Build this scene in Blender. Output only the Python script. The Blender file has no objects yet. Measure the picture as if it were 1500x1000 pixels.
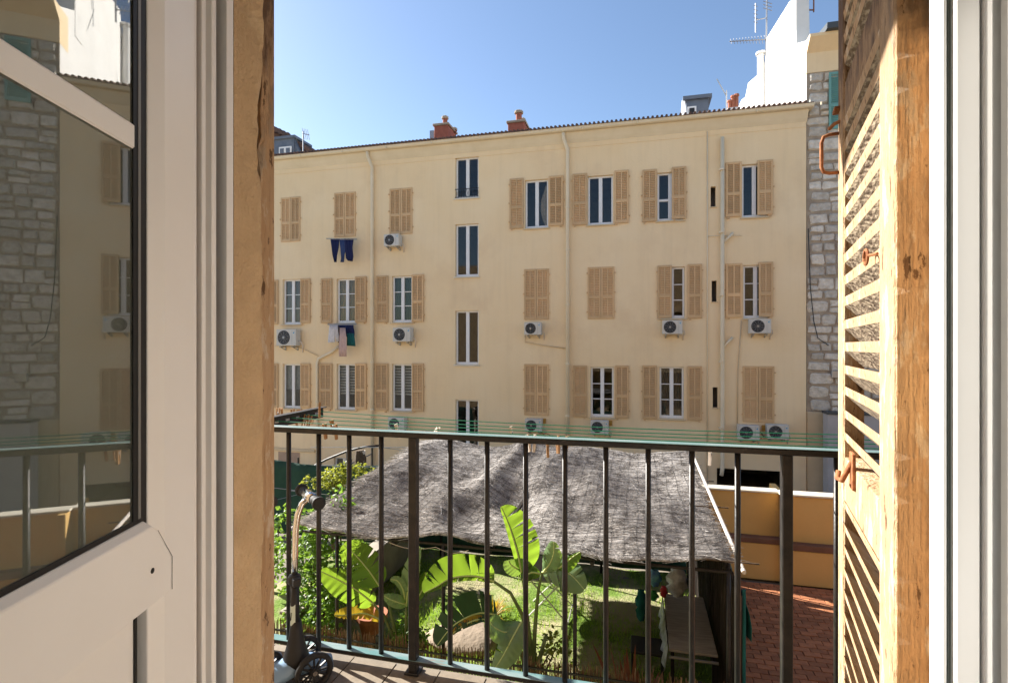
import bpy, math, random
import numpy as np
from mathutils import Vector, Matrix
random.seed(7)
rng = np.random.default_rng(11)
S = bpy.context.scene
# ------------------------------------------------------------------ camera, light, exposure
TH = math.radians(13.7)
FPX = 760.0
HZ = 505.0
sT, cT = math.sin(TH), math.cos(TH)
cam_d = bpy.data.cameras.new('camera')
cam_d.sensor_width = 36.0
cam_d.lens = FPX / 1500 * 36
cam_d.shift_y = 5 / 1500
cam_d.clip_start = 0.02
cam_d.clip_end = 2000
cam = bpy.data.objects.new('camera', cam_d)
S.collection.objects.link(cam)
cam.location = (0, 0, 0)
cam.rotation_euler = (math.radians(90), 0, TH)
S.camera = cam
SUN = Vector((-1.5, 0.5, 1.0)).normalized()          # towards the sun
elev = math.asin(SUN.z)
azim = math.atan2(SUN.x, SUN.y)                       # clockwise from +Y
W = bpy.data.worlds.new('World')
S.world = W
W.use_nodes = True
wn = W.node_tree
for n in list(wn.nodes): wn.nodes.remove(n)
sky = wn.nodes.new('ShaderNodeTexSky')
sky.sky_type = 'NISHITA'
sky.sun_disc = False
sky.sun_elevation = elev
sky.sun_rotation = azim
sky.altitude = 30
sky.air_density = 1.0
sky.dust_density = 0.6
sky.ozone_density = 2.2
bg = wn.nodes.new('ShaderNodeBackground')
bg.inputs[1].default_value = 0.068
wo = wn.nodes.new('ShaderNodeOutputWorld')
wn.links.new(sky.outputs[0], bg.inputs[0])
wn.links.new(bg.outputs[0], wo.inputs[0])
sun_d = bpy.data.lights.new('sun', 'SUN')
sun_d.energy = 5.0
sun_d.angle = math.radians(0.5)
sun_d.color = (1.0, 0.95, 0.87)
sun = bpy.data.objects.new('sun', sun_d)
S.collection.objects.link(sun)
sun.rotation_euler = SUN.to_track_quat('Z', 'Y').to_euler()
sun.location = (-10, 5, 12)
S.view_settings.view_transform = 'Standard'
S.view_settings.look = 'None'
S.view_settings.exposure = 1.65
S.view_settings.gamma = 1
S.view_settings.use_curve_mapping = False
S.cycles.max_bounces = 10
S.cycles.diffuse_bounces = 6
S.cycles.transparent_max_bounces = 24

# ------------------------------------------------------------------ helpers
def at(px, py, Y):
    kx = (px - 750) / FPX
    dx, dy, dz = -sT + kx * cT, cT + kx * sT, (HZ - py) / FPX
    t = Y / dy
    return Vector((dx * t, Y, dz * t))
def atx(px, py, X):
    kx = (px - 750) / FPX
    dx, dy, dz = -sT + kx * cT, cT + kx * sT, (HZ - py) / FPX
    t = X / dx
    return Vector((X, dy * t, dz * t))
def atz(px, py, z):
    kx = (px - 750) / FPX
    dx, dy, dz = -sT + kx * cT, cT + kx * sT, (HZ - py) / FPX
    t = z / dz
    return Vector((dx * t, dy * t, z))
COL = S.collection
def tag(o, label=None, cat=None, group=None, kind=None):
    if label: o['label'] = label
    if cat: o['category'] = cat
    if group: o['group'] = group
    if kind: o['kind'] = kind
    return o
def thing(name, loc, label=None, cat=None, group=None, kind=None, rz=0):
    o = bpy.data.objects.new(name, None)
    o.empty_display_size = 0.1
    COL.objects.link(o)
    o.location = loc
    o.rotation_euler = (0, 0, rz)
    return tag(o, label, cat, group, kind)
def origin_of(p):
    v = Vector((0, 0, 0))
    while p is not None:
        v += p.location
        p = p.parent
    return v
def link(name, me, parent=None, loc=(0, 0, 0), rot=(0, 0, 0)):
    o = bpy.data.objects.new(name, me)
    COL.objects.link(o)
    o.parent = parent
    o.location = loc
    o.rotation_euler = rot
    return o
def copy_tree(o, parent=None):
    c = o.copy()
    COL.objects.link(c)
    c.parent = parent
    for ch in [k for k in list(COL.objects) if k.parent == o]:
        copy_tree(ch, c)
    return c

class MB:
    def __init__(self):
        self.v, self.f, self.m = [], [], []
        self.mi = 0
    def add(self, vs, fs):
        b = len(self.v)
        self.v += [tuple(p) for p in vs]
        for f in fs:
            self.f.append(tuple(b + i for i in f))
            self.m.append(self.mi)
        return self
    def box(self, x0, x1, y0, y1, z0, z1):
        if x0 > x1: x0, x1 = x1, x0
        if y0 > y1: y0, y1 = y1, y0
        if z0 > z1: z0, z1 = z1, z0
        vs = [(x0,y0,z0),(x1,y0,z0),(x1,y1,z0),(x0,y1,z0),(x0,y0,z1),(x1,y0,z1),(x1,y1,z1),(x0,y1,z1)]
        return self.add(vs, [(0,3,2,1),(4,5,6,7),(0,1,5,4),(1,2,6,5),(2,3,7,6),(3,0,4,7)])
    def hexa(self, vs):
        return self.add(vs, [(0,3,2,1),(4,5,6,7),(0,1,5,4),(1,2,6,5),(2,3,7,6),(3,0,4,7)])
    def beam(self, a, b, w, h=None, up=(0, 0, 1)):
        a, b = Vector(a), Vector(b)
        h = w if h is None else h
        d = (b - a).normalized()
        u = Vector(up)
        if abs(d.dot(u)) > 0.98: u = Vector((0, 1, 0))
        s = d.cross(u).normalized() * (w / 2)
        t = s.cross(d).normalized() * (h / 2)
        return self.hexa([a - s - t, a + s - t, b + s - t, b - s - t, a - s + t, a + s + t, b + s + t, b - s + t])
    def prism(self, pts, z0, z1, axis='z'):
        n = len(pts)
        def P(a, b, c):
            return (a, b, c) if axis == 'z' else ((c, a, b) if axis == 'x' else (a, c, b))
        vs = [P(a, b, z0) for a, b in pts] + [P(a, b, z1) for a, b in pts]
        fs = [tuple(range(n))[::-1], tuple(range(n, 2 * n))]
        for i in range(n):
            j = (i + 1) % n
            fs.append((i, j, n + j, n + i))
        return self.add(vs, fs)
    def tube(self, pts, r, n=8, caps=True):
        pts = [Vector(p) for p in pts]
        rs = r if isinstance(r, (list, tuple)) else [r] * len(pts)
        vs, fs = [], []
        prev = None
        for i, p in enumerate(pts):
            d = (pts[min(i + 1, len(pts) - 1)] - pts[max(i - 1, 0)]).normalized()
            if prev is None:
                u = Vector((0, 0, 1)) if abs(d.z) < 0.9 else Vector((1, 0, 0))
                a = d.cross(u).normalized()
            else:
                a = (prev - d * prev.dot(d))
                a = a.normalized() if a.length > 1e-6 else d.orthogonal().normalized()
            prev = a
            b = d.cross(a)
            for k in range(n):
                t = 2 * math.pi * k / n
                vs.append(p + (a * math.cos(t) + b * math.sin(t)) * rs[i])
        for i in range(len(pts) - 1):
            for k in range(n):
                k2 = (k + 1) % n
                fs.append((i * n + k, i * n + k2, (i + 1) * n + k2, (i + 1) * n + k))
        if caps:
            fs.append(tuple(range(n))[::-1])
            fs.append(tuple((len(pts) - 1) * n + k for k in range(n)))
        return self.add(vs, fs)
    def lathe(self, prof, c=(0, 0, 0), n=20, axis='z'):
        vs, fs = [], []
        m = len(prof)
        for r, h in prof:
            for k in range(n):
                t = 2 * math.pi * k / n
                a, b = r * math.cos(t), r * math.sin(t)
                if axis == 'z': p = (a, b, h)
                elif axis == 'y': p = (a, h, b)
                else: p = (h, a, b)
                vs.append((p[0] + c[0], p[1] + c[1], p[2] + c[2]))
        for i in range(m - 1):
            for k in range(n):
                k2 = (k + 1) % n
                fs.append((i * n + k, i * n + k2, (i + 1) * n + k2, (i + 1) * n + k))
        fs.append(tuple(range(n))[::-1])
        fs.append(tuple((m - 1) * n + k for k in range(n)))
        return self.add(vs, fs)
    def grid(self, P):
        r, c = len(P), len(P[0])
        vs = [p for row in P for p in row]
        fs = [(i*c+j, i*c+j+1, (i+1)*c+j+1, (i+1)*c+j) for i in range(r-1) for j in range(c-1)]
        return self.add(vs, fs)
    def build(self, name, mats, parent=None, bevel=0, smooth=False, local=False, loc=None, kind=None, solid=0, seg=1):
        o0 = Vector((0, 0, 0)) if local else origin_of(parent)
        if loc is not None: o0 = o0 + Vector(loc) if local else Vector(loc)
        me = bpy.data.meshes.new(name)
        me.from_pydata([(p[0]-o0[0], p[1]-o0[1], p[2]-o0[2]) for p in self.v], [], self.f)
        if not isinstance(mats, (list, tuple)): mats = [mats]
        for m in mats: me.materials.append(m)
        if len(mats) > 1: me.polygons.foreach_set('material_index', self.m)
        if smooth: me.polygons.foreach_set('use_smooth', [True] * len(me.polygons))
        me.update()
        o = link(name, me, parent)
        if loc is not None:
            o.location = Vector(loc) - (Vector((0,0,0)) if local else origin_of(parent))
        if solid:
            md = o.modifiers.new('thickness', 'SOLIDIFY'); md.thickness = solid; md.offset = 0
        if bevel:
            md = o.modifiers.new('bevel', 'BEVEL'); md.width = bevel; md.segments = seg; md.limit_method = 'ANGLE'
        if kind: o['kind'] = kind
        return o
def B(x0, x1, y0, y1, z0, z1): return MB().box(x0, x1, y0, y1, z0, z1)

# ------------------------------------------------------------------ materials
MATS = {}
def mat(name, c1, c2=None, scale=4.0, rough=0.7, bump=0.0, bscale=40.0, metal=0.0, spec=0.4, stretch=(1,1,1), rand=0.0, detail=6, lo=0.35, hi=0.65, bdist=0.01, coord='Object', c3=None, s3=1.0, t3=(0.55, 0.7), streak=0.0):
    if name in MATS: return MATS[name]
    m = bpy.data.materials.new(name); m.use_nodes = True
    nt = m.node_tree; N = nt.nodes; L = nt.links
    b = N['Principled BSDF']
    b.inputs['Roughness'].default_value = rough
    b.inputs['Metallic'].default_value = metal
    b.inputs['Specular IOR Level'].default_value = spec
    if coord == 'Position':
        tc = N.new('ShaderNodeNewGeometry'); src = tc.outputs['Position']
    else:
        tc = N.new('ShaderNodeTexCoord'); src = tc.outputs['Object']
    mp = N.new('ShaderNodeMapping'); mp.inputs['Scale'].default_value = stretch
    L.new(src, mp.inputs[0])
    col = None
    def ramp(noise, a, z):
        r = N.new('ShaderNodeMapRange'); r.inputs[1].default_value = a; r.inputs[2].default_value = z
        L.new(noise.outputs[0], r.inputs[0]); return r
    if c2 is not None:
        no = N.new('ShaderNodeTexNoise'); no.inputs['Scale'].default_value = scale; no.inputs['Detail'].default_value = detail; no.inputs['Roughness'].default_value = 0.6
        L.new(mp.outputs[0], no.inputs[0])
        r = ramp(no, lo, hi)
        mx = N.new('ShaderNodeMix'); mx.data_type = 'RGBA'
        mx.inputs[6].default_value = (*c1, 1); mx.inputs[7].default_value = (*c2, 1)
        L.new(r.outputs[0], mx.inputs[0]); col = mx.outputs[2]
    if c3 is not None:
        no = N.new('ShaderNodeTexNoise'); no.inputs['Scale'].default_value = s3; no.inputs['Detail'].default_value = 8; no.inputs['Roughness'].default_value = 0.65
        L.new(mp.outputs[0], no.inputs[0])
        r = ramp(no, *t3)
        mx = N.new('ShaderNodeMix'); mx.data_type = 'RGBA'
        if col is None: mx.inputs[6].default_value = (*c1, 1)
        else: L.new(col, mx.inputs[6])
        mx.inputs[7].default_value = (*c3, 1)
        L.new(r.outputs[0], mx.inputs[0]); col = mx.outputs[2]
    if streak:
        ms = N.new('ShaderNodeMapping'); ms.inputs['Scale'].default_value = (3.2, 3.2, 0.16); L.new(src, ms.inputs[0])
        no = N.new('ShaderNodeTexNoise'); no.inputs['Scale'].default_value = 1.5; no.inputs['Detail'].default_value = 7; no.inputs['Roughness'].default_value = 0.7
        L.new(ms.outputs[0], no.inputs[0])
        r = N.new('ShaderNodeMapRange'); r.inputs[1].default_value = 0.48; r.inputs[2].default_value = 0.75; r.inputs[3].default_value = 1.0; r.inputs[4].default_value = 1 - streak
        L.new(no.outputs[0], r.inputs[0])
        hs = N.new('ShaderNodeHueSaturation'); L.new(r.outputs[0], hs.inputs['Value'])
        L.new(col, hs.inputs['Color']); col = hs.outputs[0]
    if rand:
        oi = N.new('ShaderNodeObjectInfo'); hs = N.new('ShaderNodeHueSaturation')
        r = N.new('ShaderNodeMapRange'); r.inputs[3].default_value = 1 - rand; r.inputs[4].default_value = 1 + rand
        L.new(oi.outputs['Random'], r.inputs[0]); L.new(r.outputs[0], hs.inputs['Value'])
        if col is None: hs.inputs['Color'].default_value = (*c1, 1)
        else: L.new(col, hs.inputs['Color'])
        col = hs.outputs[0]
    if col is None: b.inputs['Base Color'].default_value = (*c1, 1)
    else: L.new(col, b.inputs['Base Color'])
    if bump:
        no = N.new('ShaderNodeTexNoise'); no.inputs['Scale'].default_value = bscale; no.inputs['Detail'].default_value = 5
        L.new(mp.outputs[0], no.inputs[0])
        bp = N.new('ShaderNodeBump'); bp.inputs['Strength'].default_value = bump; bp.inputs['Distance'].default_value = bdist
        L.new(no.outputs[0], bp.inputs['Height']); L.new(bp.outputs[0], b.inputs['Normal'])
    MATS[name] = m
    return m
def glass_mat(name, ior, tint=(0.85, 0.92, 0.9), wav=0.0, haze=0.0, rgh=0.0):
    m = bpy.data.materials.new(name); m.use_nodes = True
    nt = m.node_tree; N = nt.nodes; L = nt.links
    N.remove(N['Principled BSDF'])
    fr = N.new('ShaderNodeFresnel'); fr.inputs[0].default_value = ior
    tr = N.new('ShaderNodeBsdfTransparent'); tr.inputs[0].default_value = (*tint, 1)
    gl = N.new('ShaderNodeBsdfGlossy'); gl.inputs['Roughness'].default_value = rgh; gl.inputs[0].default_value = (1, 1, 1, 1)
    mx = N.new('ShaderNodeMixShader')
    L.new(fr.outputs[0], mx.inputs[0]); L.new(tr.outputs[0], mx.inputs[1]); L.new(gl.outputs[0], mx.inputs[2])
    if haze:
        df = N.new('ShaderNodeBsdfDiffuse'); df.inputs[0].default_value = (0.58, 0.62, 0.52, 1)  # pale diffuse share mixed in as a painted haze over the reflection
        m2 = N.new('ShaderNodeMixShader'); m2.inputs[0].default_value = haze
        L.new(mx.outputs[0], m2.inputs[1]); L.new(df.outputs[0], m2.inputs[2]); L.new(m2.outputs[0], N['Material Output'].inputs[0])
    else: L.new(mx.outputs[0], N['Material Output'].inputs[0])
    if wav:
        tc = N.new('ShaderNodeTexCoord')
        no = N.new('ShaderNodeTexNoise'); no.inputs['Scale'].default_value = 1.6; no.inputs['Detail'].default_value = 1
        bp = N.new('ShaderNodeBump'); bp.inputs['Strength'].default_value = wav; bp.inputs['Distance'].default_value = 0.01
        L.new(tc.outputs['Object'], no.inputs[0]); L.new(no.outputs[0], bp.inputs['Height']); L.new(bp.outputs[0], gl.inputs['Normal']); 
    return m
def leaf_mat(name, c1, c2, trans, tmix=0.45, scale=6, rough=0.45, stripes=0):
    m = bpy.data.materials.new(name); m.use_nodes = True
    nt = m.node_tree; N = nt.nodes; L = nt.links
    b = N['Principled BSDF']; b.inputs['Roughness'].default_value = rough; b.inputs['Specular IOR Level'].default_value = 0.4
    tc = N.new('ShaderNodeTexCoord')
    no = N.new('ShaderNodeTexNoise'); no.inputs['Scale'].default_value = scale; no.inputs['Detail'].default_value = 4
    L.new(tc.outputs['Object'], no.inputs[0])
    mr = N.new('ShaderNodeMapRange'); mr.inputs[1].default_value = 0.3; mr.inputs[2].default_value = 0.7
    L.new(no.outputs[0], mr.inputs[0])
    mx = N.new('ShaderNodeMix'); mx.data_type = 'RGBA'; mx.inputs[6].default_value = (*c1, 1); mx.inputs[7].default_value = (*c2, 1)
    L.new(mr.outputs[0], mx.inputs[0]); L.new(mx.outputs[2], b.inputs['Base Color'])
    tl = N.new('ShaderNodeBsdfTranslucent'); tl.inputs[0].default_value = (*trans, 1)
    ms = N.new('ShaderNodeMixShader'); ms.inputs[0].default_value = tmix
    L.new(b.outputs[0], ms.inputs[1]); L.new(tl.outputs[0], ms.inputs[2]); L.new(ms.outputs[0], N['Material Output'].inputs[0])
    return m

M_FAC = mat('facade_plaster', (0.83, 0.645, 0.40), (0.85, 0.68, 0.445), scale=0.7, rough=0.92, bump=0.25, bscale=14, c3=(0.75, 0.57, 0.36), s3=0.6, t3=(0.52, 0.80), streak=0.06, coord='Position', bdist=0.02)
M_FAC2 = mat('old_plaster_base', (0.60, 0.48, 0.31), (0.66, 0.53, 0.35), scale=1.6, rough=0.92, bump=0.3, bscale=9, c3=(0.38, 0.31, 0.22), s3=0.9, t3=(0.58, 0.8))
M_TRIM = mat('cream_paint', (0.76, 0.66, 0.49), (0.70, 0.60, 0.43), scale=2.2, rough=0.6)
M_SHUT = mat('tan_shutter_paint', (0.65, 0.435, 0.235), (0.58, 0.39, 0.205), scale=3, rough=0.6, rand=0.13)
M_WHITE = mat('white_window_paint', (0.80, 0.81, 0.82), (0.74, 0.75, 0.77), scale=5, rough=0.4)
M_GLASS = glass_mat('window_glass', 1.43, (0.80, 0.82, 0.82), wav=0.03)
M_DGLASS = glass_mat('door_glass', 3.2, (0.80, 0.88, 0.82), haze=0.10, rgh=0.012)
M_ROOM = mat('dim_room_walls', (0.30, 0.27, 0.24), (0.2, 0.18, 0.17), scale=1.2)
M_BLACK = mat('black_iron', (0.012, 0.011, 0.011), (0.028, 0.023, 0.020), scale=22, rough=0.45, bump=0.4, bscale=90, bdist=0.002, c3=(0.08, 0.065, 0.055), s3=30, t3=(0.66, 0.74))
M_RAILTOP = mat('worn_teal_paint', (0.09, 0.19, 0.19), (0.22, 0.27, 0.27), scale=14, rough=0.4, bump=0.3, bscale=60, bdist=0.002, stretch=(0.3, 1, 1), c3=(0.20, 0.10, 0.06), s3=11, t3=(0.62, 0.72))
M_PVC = mat('white_plastic', (0.85, 0.84, 0.82), (0.82, 0.805, 0.78), scale=3, rough=0.32)
M_GASKET = mat('black_gasket', (0.012, 0.012, 0.012), rough=0.5)
M_SPACER = mat('aluminium_spacer', (0.22, 0.22, 0.21), rough=0.5, metal=0.3)
M_STUC = mat('coarse_ochre_stucco', (0.60, 0.42, 0.24), (0.50, 0.35, 0.20), scale=9, rough=0.95, bump=1.0, bscale=120, bdist=0.006, c3=(0.66, 0.50, 0.30), s3=5, t3=(0.55, 0.7))
M_WOOD = None
M_RUST = mat('rusty_iron', (0.22, 0.075, 0.028), (0.36, 0.15, 0.06), scale=60, rough=0.85, bump=0.8, bscale=150, bdist=0.002)
M_ROOFT = mat('roof_tile', (0.10, 0.065, 0.055), (0.15, 0.09, 0.07), scale=4, rough=0.9)
M_BRICK = mat('chimney_brick', (0.36, 0.12, 0.08), (0.28, 0.09, 0.06), scale=8, rough=0.9, bump=0.4, bscale=30)
M_TERRA = mat('terracotta', (0.42, 0.15, 0.08), (0.34, 0.11, 0.06), scale=8, rough=0.85)
M_SLATE = mat('blue_grey_zinc', (0.10, 0.125, 0.17), (0.14, 0.165, 0.21), scale=3, rough=0.5)
M_GABLE = mat('white_render', (0.80, 0.79, 0.76), (0.74, 0.73, 0.70), scale=1.2, rough=0.9, c3=(0.55, 0.53, 0.5), s3=0.7, t3=(0.62, 0.8), bump=0.3, bscale=6)
M_STONE = mat('pale_stone', (0.70, 0.65, 0.57), (0.50, 0.45, 0.38), scale=6, rough=0.95, bump=1.0, bscale=11, bdist=0.06, rand=0.22)
M_MORTAR = mat('brown_mortar', (0.42, 0.355, 0.28), (0.31, 0.255, 0.20), scale=3, rough=1, bump=0.8, bscale=14, bdist=0.03)
M_TEAL = mat('teal_shutter_paint', (0.17, 0.38, 0.35), (0.14, 0.32, 0.30), scale=3, rough=0.6)
M_ZINC = mat('dark_zinc', (0.07, 0.08, 0.09), rough=0.5, metal=0.3)
M_AC = mat('ac_grey_enamel', (0.60, 0.585, 0.54), (0.54, 0.525, 0.485), scale=5, rough=0.45)
M_DARK = mat('dark_plastic', (0.018, 0.018, 0.02), rough=0.5)
M_GREYM = mat('grey_metal', (0.35, 0.35, 0.35), rough=0.4, metal=0.7)
M_CHROME = mat('chrome', (0.75, 0.74, 0.72), rough=0.12, metal=1.0)
M_LINE = mat('green_plastic_line', (0.01, 0.22, 0.12), rough=0.5)
M_PIN = mat('clothespin_wood', (0.42, 0.24, 0.11), (0.30, 0.16, 0.07), scale=30, rough=0.8)
M_PINW = mat('bleached_wood', (0.70, 0.62, 0.54), (0.6, 0.52, 0.44), scale=30, rough=0.8)
M_YWALL = mat('ochre_garden_plaster', (0.70, 0.45, 0.165), (0.63, 0.40, 0.145), scale=1.1, rough=0.92, bump=0.4, bscale=10, c3=(0.45, 0.26, 0.10), s3=1.5, t3=(0.6, 0.8))
M_DULL = mat('dull_grey_plaster', (0.36, 0.32, 0.26), (0.27, 0.24, 0.20), scale=3, rough=0.95, bump=0.4, bscale=12)
M_CAP = mat('pale_coping', (0.72, 0.66, 0.54), (0.64, 0.58, 0.46), scale=3, rough=0.8)
M_BROWN = mat('brown_ledge', (0.20, 0.10, 0.065), (0.15, 0.08, 0.05), scale=4, rough=0.85)
M_PAVER = mat('red_paver', (0.44, 0.175, 0.075), (0.33, 0.125, 0.058), scale=9, rough=0.85, bump=0.4, bscale=50, bdist=0.004, rand=0.22)
M_JOINT = mat('dark_joint', (0.07, 0.045, 0.035), (0.10, 0.07, 0.055), scale=10, rough=1)
M_TILE = mat('beige_floor_tile', (0.225, 0.18, 0.13), (0.175, 0.14, 0.10), scale=26, rough=0.7, bump=0.3, bscale=90, bdist=0.002, rand=0.12, c3=(0.13, 0.10, 0.075), s3=12, t3=(0.55, 0.75))
M_GROUT = mat('grout', (0.20, 0.18, 0.155), (0.14, 0.125, 0.105), scale=30, rough=1)
M_CONC = mat('yard_ground', (0.24, 0.21, 0.17), (0.17, 0.15, 0.12), scale=0.8, rough=1, bump=0.5, bscale=12)
M_LAWN = mat('lawn_soil', (0.12, 0.20, 0.025), (0.32, 0.29, 0.16), scale=1.3, rough=1, bump=0.9, bscale=30, bdist=0.03, lo=0.42, hi=0.58, coord='Position')
M_BLADE = leaf_mat('grass_blade', (0.16, 0.29, 0.03), (0.24, 0.36, 0.045), (0.38, 0.58, 0.05), 0.4, 2)
M_SCREEN = mat('dark_green_netting', (0.010, 0.045, 0.032), (0.016, 0.06, 0.042), scale=3, rough=0.9, bump=0.5, bscale=8)
M_TWIG = mat('weathered_heather', (0.53, 0.505, 0.485), (0.15, 0.135, 0.125), scale=5, rough=0.95, coord='Position', c3=(0.66, 0.62, 0.58), s3=35, t3=(0.52, 0.62), lo=0.36, hi=0.66)
M_MATB = mat('heather_mat_base', (0.15, 0.12, 0.11), (0.26, 0.22, 0.20), scale=12, rough=1, bump=1.0, bscale=60, bdist=0.03, stretch=(0.25, 1, 1), coord='Position')
M_WIRE = mat('dark_wire', (0.03, 0.028, 0.026), rough=0.7)
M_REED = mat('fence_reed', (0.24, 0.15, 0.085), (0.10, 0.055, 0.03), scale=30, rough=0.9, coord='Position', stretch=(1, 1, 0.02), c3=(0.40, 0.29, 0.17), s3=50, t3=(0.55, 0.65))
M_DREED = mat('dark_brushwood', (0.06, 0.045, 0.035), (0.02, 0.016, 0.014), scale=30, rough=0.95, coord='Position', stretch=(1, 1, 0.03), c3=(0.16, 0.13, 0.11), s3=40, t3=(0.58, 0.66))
M_BAN = leaf_mat('banana_leaf', (0.045, 0.105, 0.018), (0.075, 0.15, 0.025), (0.32, 0.50, 0.035), 0.5, 5, 0.3)
M_BANP = leaf_mat('pale_banana_leaf', (0.17, 0.27, 0.13), (0.21, 0.32, 0.15), (0.30, 0.46, 0.06), 0.35, 5, 0.35)
M_BAND = leaf_mat('dark_banana_leaf', (0.015, 0.05, 0.022), (0.022, 0.07, 0.03), (0.08, 0.18, 0.03), 0.25, 5, 0.3)
M_BANY = leaf_mat('yellowing_leaf', (0.42, 0.16, 0.02), (0.36, 0.34, 0.03), (0.6, 0.42, 0.03), 0.45, 9, 0.5)
M_STEM = mat('plant_stem', (0.10, 0.15, 0.045), (0.16, 0.20, 0.07), scale=14, rough=0.5)
M_RIB = mat('leaf_midrib', (0.40, 0.48, 0.18), rough=0.5)
M_IVY = leaf_mat('climber_leaf', (0.055, 0.13, 0.018), (0.10, 0.19, 0.03), (0.28, 0.46, 0.05), 0.4, 3)
M_IVYY = leaf_mat('yellow_green_leaf', (0.20, 0.22, 0.03), (0.12, 0.17, 0.025), (0.40, 0.42, 0.05), 0.4, 3)
M_BARK = mat('bark', (0.11, 0.075, 0.05), (0.07, 0.05, 0.03), scale=20, rough=1)
M_ROCK = mat('pink_boulder', (0.32, 0.25, 0.19), (0.25, 0.20, 0.15), scale=4, rough=0.95, bump=0.6, bscale=14, bdist=0.03)
M_WALLIN = mat('interior_white_paint', (0.86, 0.84, 0.81), rough=0.7)
M_PARQ = mat('oak_parquet', (0.46, 0.32, 0.19), (0.38, 0.26, 0.15), scale=6, rough=0.4, stretch=(8, 1, 1))
def cloth(name, c, r=0.95): return mat(name, c, tuple(x * 0.8 for x in c), scale=8, rough=r, bump=0.3, bscale=30)
M_NAVY = cloth('navy_cloth', (0.012, 0.018, 0.075)); M_TEALC = cloth('teal_cloth', (0.01, 0.11, 0.11)); M_WC = cloth('white_cloth', (0.72, 0.70, 0.72))
M_PINK = cloth('pale_pink_cloth', (0.62, 0.44, 0.40)); M_BRC = cloth('brown_cloth', (0.12, 0.06, 0.04)); M_JEAN = cloth('blue_denim', (0.045, 0.075, 0.19))
def wood_mat():
    m = bpy.data.materials.new('flaking_ochre_paint'); m.use_nodes = True
    nt = m.node_tree; N = nt.nodes; L = nt.links; b = N['Principled BSDF']
    b.inputs['Roughness'].default_value = 0.82; b.inputs['Specular IOR Level'].default_value = 0.25
    tc = N.new('ShaderNodeTexCoord')
    mp = N.new('ShaderNodeMapping'); mp.inputs['Scale'].default_value = (1, 1, 0.35); L.new(tc.outputs['Object'], mp.inputs[0])
    n1 = N.new('ShaderNodeTexNoise'); n1.inputs['Scale'].default_value = 26; n1.inputs['Detail'].default_value = 9; n1.inputs['Roughness'].default_value = 0.68
    L.new(mp.outputs[0], n1.inputs[0])
    n2 = N.new('ShaderNodeTexNoise'); n2.inputs['Scale'].default_value = 5; n2.inputs['Detail'].default_value = 5; L.new(mp.outputs[0], n2.inputs[0])
    mp2 = N.new('ShaderNodeMapping'); mp2.inputs['Scale'].default_value = (60, 60, 2.5); L.new(tc.outputs['Object'], mp2.inputs[0])
    n3 = N.new('ShaderNodeTexNoise'); n3.inputs['Scale'].default_value = 3; n3.inputs['Detail'].default_value = 4; L.new(mp2.outputs[0], n3.inputs[0])
    def mr(src, a, z):
        r = N.new('ShaderNodeMapRange'); r.inputs[1].default_value = a; r.inputs[2].default_value = z; L.new(src, r.inputs[0]); return r.outputs[0]
    def mix(f, a, c, soft=None):
        x = N.new('ShaderNodeMix'); x.data_type = 'RGBA'; L.new(f, x.inputs[0])
        for i, q in ((6, a), (7, c)):
            if isinstance(q, tuple): x.inputs[i].default_value = (*q, 1)
            else: L.new(q, x.inputs[i])
        return x.outputs[2]
    base = mix(mr(n2.outputs[0], 0.3, 0.7), (0.50, 0.315, 0.17), (0.55, 0.375, 0.225))
    base = mix(mr(n3.outputs[0], 0.5, 0.85), base, (0.40, 0.235, 0.12))
    base = mix(mr(n1.outputs[0], 0.53, 0.60), base, (0.62, 0.49, 0.35))
    base = mix(mr(n1.outputs[0], 0.40, 0.365), base, (0.15, 0.085, 0.045))
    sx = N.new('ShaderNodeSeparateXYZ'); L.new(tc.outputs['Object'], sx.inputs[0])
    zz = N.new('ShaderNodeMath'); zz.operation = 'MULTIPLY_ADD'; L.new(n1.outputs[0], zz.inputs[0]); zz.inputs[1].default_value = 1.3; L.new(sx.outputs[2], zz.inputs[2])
    base = mix(mr(zz.outputs[0], 2.42, 2.75), base, (0.15, 0.09, 0.055))  # top darkened: bare worn wood together with overhead shadow painted into the colour
    L.new(base, b.inputs['Base Color'])
    ad = N.new('ShaderNodeMath'); ad.operation = 'ADD'; L.new(mr(n1.outputs[0], 0.3, 0.7), ad.inputs[0]); L.new(n3.outputs[0], ad.inputs[1])
    bp = N.new('ShaderNodeBump'); bp.inputs['Strength'].default_value = 1.0; bp.inputs['Distance'].default_value = 0.007
    L.new(ad.outputs[0], bp.inputs['Height']); L.new(bp.outputs[0], b.inputs['Normal'])
    return m
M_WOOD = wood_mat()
M_WSLAT = mat('bare_weathered_slat', (0.46, 0.37, 0.26), (0.17, 0.12, 0.08), scale=75, rough=0.95, bump=1.0, bscale=110, bdist=0.006, stretch=(0.45, 1, 1), detail=8, lo=0.40, hi=0.56)

GZ = -4.4         # yard level
FZ = -1.36        # balcony floor level
FY = 16.0         # facade plane
# ------------------------------------------------------------------ ground
g = B(-150, 150, -60, 220, GZ - 1, GZ - 0.05).build('ground', M_CONC, kind='structure')
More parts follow.
